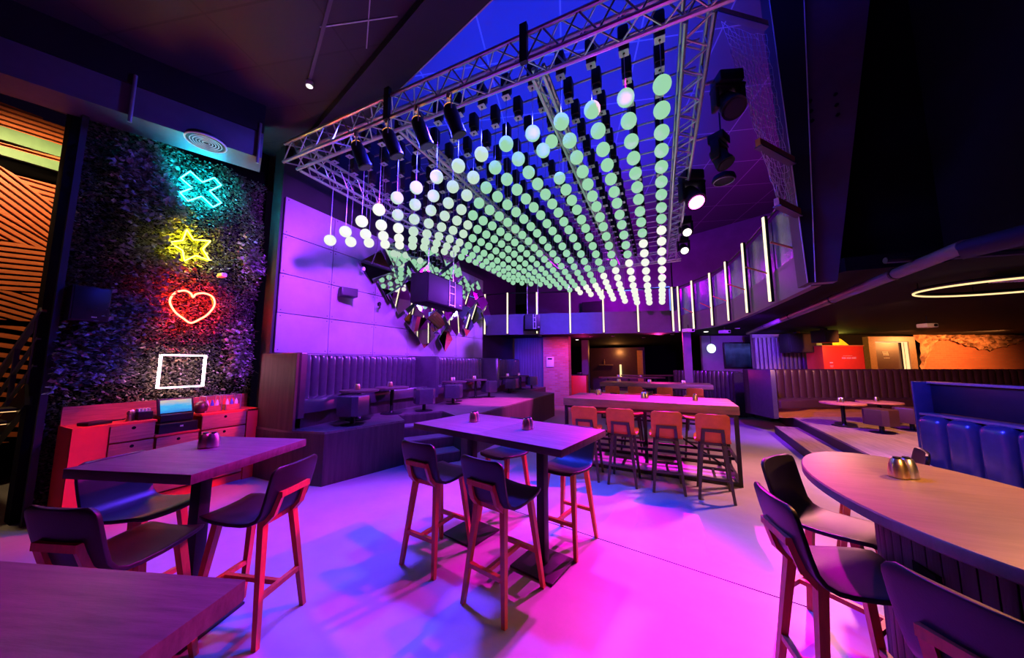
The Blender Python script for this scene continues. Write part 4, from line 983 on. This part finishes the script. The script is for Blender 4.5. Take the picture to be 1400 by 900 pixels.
# middle booth beyond the first long table
p = L(7.05, 9.85, 0)
e = empty('partition_booth', tuple(p), YAW, 'dark booth with ribbed back and tall end panels behind the long tables', 'banquette')
MB().box((.06, 0.35, .69), (.34, .05, 1.38)).build('end_panel', 'leather_grey', e)
MB().box((.65, .45, .69), (.82, .08, 1.38)).build('side_panel', 'board', e)
b = MB(); channels(b, (-.95, 2.4, 0), (.1, .4, 0), .42, 1.42, 16, .06, (-.88, -.46, 0)); b.build('backrest', 'leather_grey', e)
b = MB(); b.raw([(-.9, 2.42, 0), (.16, .42, 0), (.24, .46, 0), (-.82, 2.46, 0), (-.9, 2.42, 1.41), (.16, .42, 1.41), (.24, .46, 1.41), (-.82, 2.46, 1.41)], [(3, 2, 1, 0), (4, 5, 6, 7), (0, 1, 5, 4), (1, 2, 6, 5), (2, 3, 7, 6), (3, 0, 4, 7)]); b.build('back_frame', 'board', e)
b = MB(); cushion(b, [(-.55, .45), (.02, .45), (-.95, 2.2), (-1.4, 1.9)], .3, .5, .05); b.build('seat', 'leather_wine', e)
b = MB(); b.prism([(-.5, .47), (.0, .47), (-.95, 2.15), (-1.35, 1.9)], 0, .295); b.build('base', 'board', e)
MB().box((.75, .0, .21), (.7, .7, .42), bev=.03).build('bench_end', 'leather_grey', e)
rt3 = round_table(tuple(L(7.25, 11.8, 0)), .62, 1.06, 'grey round pedestal table beyond the second long table, right side', 'step', None)
put_pot(tuple(L(7.2, 11.7, 1.06)), 0, 'pot pair on the grey round table beyond the long tables', 'pots in the back room')

# back wall at the right: screen, ribbed panels, kiosk, doorway, mural
def PX(px, d): return (px - 700) * d / 441.0
def wallbox(b, px0, px1, d, z0, z1, th=.08):
    c = L((PX(px0, d) + PX(px1, d)) / 2, d + th / 2, (z0 + z1) / 2); b.box(c, (PX(px1, d) - PX(px0, d), th, z1 - z0), rz=YAW)
DW = 12.6
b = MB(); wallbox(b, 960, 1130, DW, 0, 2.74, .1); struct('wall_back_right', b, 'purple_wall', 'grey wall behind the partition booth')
e = empty('wall_screen', tuple(L(PX(1007, DW), DW - .05, 1.97)), YAW, 'dark wall screen showing a dim blue picture', 'screen')
MB().box((0, 0, 0), (1.06, .05, 1.02), bev=.006).build('bezel', 'steel_black', e)
MB().box((0, -.028, 0), (.98, .006, .92)).build('display', 'tv_screen', e)
e = empty('disc_lamp', tuple(L(PX(972.5, 12.2), 12.2, 2.22)), YAW, 'round pale glowing disc lamp left of the wall screen', 'light')
MB().lathe([(.15, 0), (.17, .02), (.15, .04)], (0, 0, 0), 28, Matrix.Rotation(R(90), 4, 'X')).build('disc', 'lamp_disc', e)
MB().tube([(0, 0, .16), (0, 0, .52)], .01, 6).build('rod', 'steel_black', e)
b = MB()
for i in range(30):
    x0 = 1034 + i * 2.9; c = L(PX(x0, 11.8), 11.8 + .05 * (i % 2), 1.75); b.tube([(c.x, c.y, .9), (c.x, c.y, 2.6)], .03, 8)
tag(b.build('ribbed_screen', 'ribbed'), 'ribbed pale wall screen lit violet behind the wine banquette', 'screen')
b = MB(); wallbox(b, 1030, 1125, 11.95, 0, 2.74, .1); struct('wall_back_ribbed', b, 'ribbed', 'pale wall behind the ribbed screen')
for i, (p0, p1, z0, z1, d, nm) in enumerate(((1073, 1110, 2.02, 2.66, 10.9, 'black loudspeaker hanging before the ribbed screen'), (1118, 1141, 2.30, 2.68, 9.9, 'black loudspeaker hanging above the red kiosk'))):
    w = PX(p1, d) - PX(p0, d); e = empty('ceiling_loudspeaker', tuple(L((PX(p0, d) + PX(p1, d)) / 2, d, (z0 + z1) / 2)), YAW + (.15 if i else 0), nm, 'speaker')
    MB().box((0, 0, 0), (w, .4, z1 - z0), bev=.015).build('cabinet', 'steel_black', e)
    MB().box((0, -.205, 0), (w * .92, .012, (z1 - z0) * .92)).build('grille', 'charcoal', e)
    MB().box((0, 0, (2.74 + z1) / 2 - (z0 + z1) / 2), (.12, .12, 2.74 - z1)).build('bracket', 'steel_black', e)
DM = 12.2
b = MB(); wallbox(b, 1125, 1190, DM, 0, 2.74); struct('wall_back_dark', b, 'black', 'dark wall above the red kiosk')
b = MB(); c = [(1139, 2.28), (1139, 2.68), (1147, 2.62), (1152, 2.55), (1160, 2.36), (1163, 2.28)]
n = len(c); vs = [L(PX(px, DM), DM - .03, z) for px, z in c] + [L(PX(px, DM), DM - .005, z) for px, z in c]
b.raw(vs, [tuple(range(n)), tuple(range(n, 2 * n))[::-1]] + [(i, n + i, n + (i + 1) % n, (i + 1) % n) for i in range(n)])
tag(b.build('yellow_mural', 'yellow_lit'), 'yellow lit mural patch above the red kiosk', 'mural')
e = empty('red_kiosk', tuple(L(PX(1153, 10.4), 10.4, .36)), YAW, 'red kiosk box with small white lettering behind the wine banquette', 'kiosk')
kw = PX(1180, 10.4) - PX(1124, 10.4)
MB().box((0, .3, .93), (kw, .6, 1.86), bev=.01).build('body', 'red_cab', e)
MB().box((0, .3, 1.875), (kw + .03, .64, .03)).build('top', 'orange_steel', e)
b = MB(); x = -.05
for w_ in range(3):
    for k in range(4):
        b.box((x, -.004, 1.50), (.026, .008, .008)); b.box((x, -.004, 1.455), (.026, .008, .008)); b.box((x - .011, -.004, 1.478), (.008, .008, .05)); x += .036
    x += .02
for k in range(9): b.box((-.01 + k * .034, -.004, 1.55), (.02, .006, .012))
b.build('lettering', 'white', e)
b = MB(); b.box((-.42, -.004, 1.33), (.10, .006, .03)); b.box((-.42, -.004, 1.23), (.11, .006, .012)); b.box((-.42, -.004, 1.19), (.09, .006, .012)); b.build('notice', 'white', e)
# doorway
DD = 12.0
def dx(px): return PX(px, DD)
b = MB()
for (a0, a1, z0, z1) in ((1189, 1198, .36, 2.66), (1244, 1253, .36, 2.66), (1198, 1244, 2.48, 2.66)):
    wallbox(b, a0, a1, DD, z0, z1, .2)
struct('door_2', b, 'oak_pale', 'timber door frame with amber light')
e = empty('dark_door', tuple(L(dx(1217), DD + .12, .36)), YAW, 'dark brown door with small white lettering inside the lit frame', 'door')
MB().box((0, 0, 1.05), (dx(1236) - dx(1198), .05, 2.1)).build('leaf', 'leather_wine', e)
b = MB()
for r_ in range(3):
    for k in range(4): b.box((-.16 + k * .055 + .01 * r_, -.028, 1.72 - r_ * .05), (.035, .006, .028))
for k in range(5): b.box((-.13 + k * .045, -.028, 1.50), (.03, .005, .014))
b.build('lettering', 'white', e)
b = MB(); wallbox(b, 1198.5, 1243, DD + .03, 2.44, 2.465, .03); wallbox(b, 1235, 1236.5, DD + .02, .4, 2.44, .03); wallbox(b, 1239, 1242, DD + .03, .4, 2.44, .04)
tag(b.build('door_light_strip', 'led_amber'), 'amber light strips edging the dark doorway', 'light strip')
b = MB(); wallbox(b, 1190, 1480, DD + .35, 0, 2.74); struct('wall_back_brick_base', b, 'black', 'dark wall behind the mural')
b = MB(); c = [(1256, .36), (1262, 1.6), (1275, 2.35), (1285, 2.58), (1297, 2.62), (1312, 2.5), (1325, 2.36), (1340, 2.27), (1352, 2.20), (1362, 2.28), (1380, 2.42), (1400, 2.48), (1440, 2.5), (1440, .36)]
n = len(c); vs = [L(PX(px, DD + .2), DD + .2, z) for px, z in c] + [L(PX(px, DD + .2), DD + .3, z) for px, z in c]
b.raw(vs, [tuple(range(n))[::-1], tuple(range(n, 2 * n))] + [(i, (i + 1) % n, n + (i + 1) % n, n + i) for i in range(n)])
ob = b.build('wall_back_brick', 'brick_or'); tag(ob, 'orange brick wall at the far right', None, None, 'structure')
edge_z = [(1254, 1.2), (1262, 1.7), (1275, 2.32), (1285, 2.52), (1297, 2.56), (1312, 2.44), (1325, 2.30), (1340, 2.21), (1352, 2.14), (1362, 2.22), (1380, 2.36), (1400, 2.42), (1440, 2.44)]
def ez(px):
    for (a, za), (c_, zc) in zip(edge_z, edge_z[1:]):
        if a <= px <= c_: return za + (zc - za) * (px - a) / (c_ - a)
    return 2.44
b = MB(); P = []
NXr, NZr = 54, 9
for k in range(NZr + 1):
    row = []
    for i in range(NXr + 1):
        px = 1254 + i * 186 / NXr; z0 = ez(px) + random.uniform(-.05, .05); z = z0 + (2.735 - z0) * k / NZr
        if 0 < k < NZr: z += random.uniform(-.03, .03)
        row.append(L(PX(px, DD + .1), DD + .18 - random.uniform(0, .16) - .10 * math.sin(PI * k / NZr), min(2.735, z)))
    P.append(row)
b.grid(P)
tag(b.build('rock_relief', 'mural', None, 5), 'jagged brown rock relief along the top of the brick wall', 'relief')

# ------------------------------------------------------------------ under the back balcony
b = MB()
for i in range(22): b.tube([(-5.62 + i * .06, 12.66 + .012 * (i % 2), 0.0), (-5.62 + i * .06, 12.66 + .012 * (i % 2), 2.73)], .04, 8)
tag(b.build('stage_curtain', 'curtain_blue'), 'dark blue pleated curtain wall at the end of the platform', 'curtain')
b = MB(); b.box((-3.80, 12.75, 1.37), (1.05, .4, 2.74)); struct('wall_back_pillar', b, 'brick', 'pink lit brick pillar')
e = empty('wall_panel_box', (-4.02, 12.52, 1.72), 0, 'white control box with a small dark display on the brick pillar', 'control box')
MB().box((0, 0, 0), (.30, .06, .40), bev=.01).build('case', 'white', e)
MB().box((0, -.035, .12), (.18, .01, .06)).build('display', 'black', e)
b = MB(); b.box((-4.0, 12.535, .35), (.12, .02, .08)); tag(b.build('wall_socket', 'white'), 'white socket low on the brick pillar', 'socket')
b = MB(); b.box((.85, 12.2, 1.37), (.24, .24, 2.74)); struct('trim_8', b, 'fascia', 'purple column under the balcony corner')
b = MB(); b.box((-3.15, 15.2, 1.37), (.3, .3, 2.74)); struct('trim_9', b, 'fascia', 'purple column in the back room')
e = empty('waiter_station', (-3.35, 14.6, 0), 0, 'pink-lit red cabinet behind the brick pillar', 'cabinet')
MB().box((0, 0, .62), (.75, .45, 1.0), bev=.01).build('carcass', 'red_cab', e)
MB().box((0, 0, .06), (.7, .4, .12)).build('plinth', 'black', e)
b = MB(); b.box((0, 0, 1.13), (.78, .47, .025)); b.build('worktop', 'charcoal', e)
o = MB().box((-3.3, 14.55, 1.20), (.2, .15, .11), bev=.02).build('card_reader', 'steel_black'); tag(o, 'small dark device on the pink-lit cabinet', 'device')
for i, (x, y, w, nm) in enumerate(((-1.1, 14.4, 2.6, 'narrow high table with pots beyond the second long table'), (-.5, 17.2, 2.6, 'far high table at the end of the back room'), (1.6, 15.9, 1.6, 'pale high table in the back room, right side'))):
    e = empty('high_table', (x, y, 0), YAW, nm, 'table')
    MB().box((0, 0, 1.07), (w, .5, .05), bev=.005).build('table_top', 'table_long' if i < 2 else 'step', e)
    for s in (-1, 1): MB().box((s * w * .38, 0, .52), (.08, .08, 1.04)).build('leg', 'steel_black', e)
for i, (x, y) in enumerate(((-1.6, 14.2), (-.75, 14.55))): put_pot((x, y, 1.095), .4, 'pot pair on the narrow high table, %s of two' % ['left', 'right'][i], 'pots in the back room')
e = empty('bottle_display', (-2.4, 20.5, 0), 0, 'orange-lit back bar shelf with taps in the far room', 'shelf')
MB().box((0, .2, 1.3), (3.2, .1, 2.6)).build('back_panel', 'leather_wine', e)
for z in (1.55,): MB().box((-.6, 0, z), (.8, .3, .04)).build('shelf', 'oak_pale', e)
MB().box((1.35, 0, 1.25), (.3, .2, 2.3)).build('post', 'orange_steel', e)
MB().box((0.25, -.1, 1.2), (.10, .1, .75)).build('lit_strip', 'led_ring', e)
MB().lathe([(.04, 0), (.04, .2), (.015, .26), (.015, .34)], (-.7, 0, 1.571), 10).build('tap', 'brass', e)
for i, (r, d) in enumerate(((1.1, 12.6), (2.0, 13.4), (3.2, 13.0), (4.0, 12.7), (3.0, 14.8), (5.5, 13.4), (6.0, 12.0), (6.6, 10.9), (6.9, 9.8))):
    p = L(r, d, 2.725)
    o = MB().lathe([(.06, 0), (.07, .005), (.07, .014)], p, 16).build('downlight', 'white_lens' if i % 3 == 1 else 'white'); tag(o, 'small recessed light under the balcony ceiling, %s counting from the brick pillar' % ORD[i], 'light', 'small ceiling lights under the balcony')

# ------------------------------------------------------------------ lights
def spot(name, loc, tgt, col, p, ang, blend=.4, rad=.05):
    l = bpy.data.lights.new(name, 'SPOT'); l.energy = p; l.color = col; l.spot_size = R(ang); l.spot_blend = blend; l.shadow_soft_size = rad
    o = bpy.data.objects.new(name, l); C.objects.link(o); o.location = loc
    o.rotation_euler = (Vector(tgt) - Vector(loc)).to_track_quat('-Z', 'Y').to_euler(); return o
def point(name, loc, col, p, rad=.1):
    l = bpy.data.lights.new(name, 'POINT'); l.energy = p; l.color = col; l.shadow_soft_size = rad
    o = bpy.data.objects.new(name, l); C.objects.link(o); o.location = loc; return o
def area(name, loc, tgt, col, p, sx, sy):
    l = bpy.data.lights.new(name, 'AREA'); l.shape = 'RECTANGLE'; l.size = sx; l.size_y = sy; l.energy = p; l.color = col
    o = bpy.data.objects.new(name, l); C.objects.link(o); o.location = loc
    o.rotation_euler = (Vector(tgt) - Vector(loc)).to_track_quat('-Z', 'Y').to_euler(); return o
MAG = (1.0, 0.0, .56); BLUE = (.01, .045, 1.0); VIO = (.42, .02, 1.0)
spot('magenta_key', (.60, 5.95, 4.36), (-1.6, 2.0, 0), (1.0, 0.0, .70), 4200, 56, .45, .05)
spot('back_pink', (.60, 9.0, 4.42), (-.6, 4.4, 0), (1.0, 0.0, .85), 3800, 42, .5, .05)
spot('blue_wash', (-1.2, 4.2, 4.72), (-1.2, 2.9, 0), BLUE, 3000, 66, .8, .15)
spot('table_blue', (-1.3, 3.12, 4.5), (-1.15, 2.8, 1.08), BLUE, 1300, 26, .7, .06)
spot('blue_left', (-2.6, 3.2, 4.72), (-2.6, 2.0, 0), (.12, .03, 1.0), 3000, 62, .8, .2)
area('blue_fill', (-2.0, 3.14, 4.62), (-2.0, 3.3, 0), (.02, .02, 1.0), 420, 3.0, .12)  # added soft fill for the shadows, no bar fixture hangs here
spot('panel_violet', (-2.5, 2.95, 4.05), (-5.65, 4.9, 2.9), (.34, .03, 1.0), 2500, 96, .9, .15)
spot('panel_violet_far', (-2.4, 10.1, 4.0), (-5.65, 7.4, 2.3), (.30, .04, 1.0), 2600, 84, .9, .15)
spot('stage_violet', (-1.5, 8.4, 3.9), (-3.5, 7.4, .73), (1.0, .05, .8), 4200, 30, .5, .08)
spot('booth_violet', (-2.2, 5.6, 4.0), (-5.0, 6.4, 1.2), (.30, .02, 1.0), 1100, 80, .8, .1)
spot('pillar_pink', (-2.7, 11.1, 2.65), (-3.8, 12.55, 1.1), (1.0, .06, .62), 230, 90, .6, .05)
spot('curtain_blue', (-4.6, 10.9, 2.65), (-5.0, 12.6, 1.3), (.06, .03, 1.0), 190, 100, .7, .05)
point('station_pink', (-2.9, 13.6, 2.4), (1.0, .02, .30), 34, .05)
point('back_bar_amber', (-2.3, 19.6, 2.35), (1.0, .35, .08), 60, .05)
area('ceiling_blue', (-2.0, 5.9, 5.6), (-2.0, 5.9, 7), (.0, .02, 1.0), 950, 5.2, 8.0)
point('balcony_plum', (-1.5, 12.8, 4.6), (.55, .0, .9), 234, .3)
point('balcony_plum_right', (2.9, 10.0, 4.8), (.65, .0, .75), 90, .3)
spot('fascia_blue', (-1.0, 2.72, 4.3), (-3.4, 10.4, 3.05), (.10, .02, 1.0), 5200, 34, .8, .1)
spot('fascia_plum', (-.2, 2.72, 4.3), (.3, 11.4, 3.05), (.55, .0, .8), 3600, 34, .8, .1)
spot('upper_wall_amber', (-1.0, 13.6, 4.4), (-1.0, 14.7, 3.3), (1.0, .5, .15), 60, 40, .7, .05)
spot('station_red', (-3.2, 3.6, 4.6), (-5.6, 2.1, .6), (1.0, .03, .02), 2200, 27, .6, .1)
spot('legs_red', (-.2, 3.4, 4.68), (-2.6, 1.2, .5), (1.0, .0, .34), 1100, 44, .6, .08)
spot('oval_warm', (2.2, 3.1, 2.68), (1.35, 1.9, 1.0), (1.0, .36, .08), 330, 70, .7, .08)
spot('platform_warm', (3.9, 7.6, 2.66), (4.0, 8.8, .36), (1.0, .38, .16), 546, 150, .6, .1)
spot('floor_warm', (2.15, 6.3, 2.62), (1.5, 5.4, 0), (1.0, .30, .34), 900, 100, .8, .1)
spot('warm_fill', (2.0, .5, 2.66), (-.2, 4.9, .9), (1.0, .42, .12), 420, 50, .7, .08)
spot('mural_warm', L(13.0, 10.3, 2.6), L(13.4, 12.2, 1.7), (1.0, .26, .05), 270, 120, .6, .1)
spot('mural_warm_near', L(16.0, 10.3, 2.6), L(16.0, 12.2, 1.9), (1.0, .34, .08), 560, 130, .6, .1)
spot('door_warm', L(12.3, 10.6, 2.6), L(12.4, 12.0, 1.8), (1.0, .42, .2), 14, 60, .6, .1)
spot('kiosk_warm', L(10.2, 8.9, 2.62), L(10.4, 10.6, 1.6), (1.0, .22, .06), 160, 90, .6, .1)
spot('ribbed_violet', L(8.6, 10.2, 2.6), L(9.0, 11.9, 1.6), (.20, .06, 1.0), 195, 110, .6, .1)
spot('banquette_blue', (2.0, 5.3, 2.5), (3.6, 5.8, .75), (.02, .02, 1.0), 950, 100, .6, .06)
spot('right_violet', (1.95, 8.3, 2.6), (2.4, 10.6, .7), (.22, .01, 1.0), 900, 120, .7, .08)
spot('pipe_violet', (1.3, 5.6, 1.4), (2.35, 8.5, 2.6), (.30, .02, 1.0), 90, 60, .8, .1)
spot('slat_warm', (-6.9, .9, 4.9), (-8.2, 1.3, 3.2), (1.0, .62, .30), 230, 140, .6, .1)
point('yellow_lamp', L(PX(1150, 11.7), 11.7, 2.5), (1.0, .8, .1), 16, .05)
spot('duct_blue', (-3.6, 3.0, 4.72), (-5.4, 1.9, 4.8), (.06, .05, 1.0), 234, 60, .7, .1)
area('front_ambient', (-.8, -2.0, 3.6), (-.8, 3.5, .4), (.40, .02, .6), 9, 5, 2)  # added weak fill from behind the camera, no fixture there
spot('back_room', (0, 13.5, 2.65), (-.3, 10.8, .9), (1.0, .03, .35), 200, 120, .7, .1)

w = bpy.data.worlds.new('club_dark'); bpy.context.scene.world = w; w.use_nodes = True
w.node_tree.nodes['Background'].inputs['Color'].default_value = (.16, .06, .36, 1); w.node_tree.nodes['Background'].inputs['Strength'].default_value = .012

# ------------------------------------------------------------------ camera and view
cd = bpy.data.cameras.new('camera'); cam = bpy.data.objects.new('camera', cd); C.objects.link(cam)
cd.sensor_fit = 'HORIZONTAL'; cd.sensor_width = 36; cd.lens = 440 / 1400 * 36; cd.clip_start = .02; cd.clip_end = 200
cam.location = (0, 0, 1.69); cam.rotation_euler = (R(90 + 5.968), 0, YAW)
sc = bpy.context.scene; sc.camera = cam
sc.view_settings.view_transform = 'Standard'; sc.view_settings.look = 'None'; sc.view_settings.gamma = 1; sc.view_settings.exposure = 0
sc.view_settings.use_curve_mapping = False
cy = sc.cycles; cy.max_bounces = 6; cy.diffuse_bounces = 3; cy.glossy_bounces = 4; cy.sample_clamp_indirect = 4; cy.use_denoising = True
cy.caustics_reflective = False; cy.caustics_refractive = False
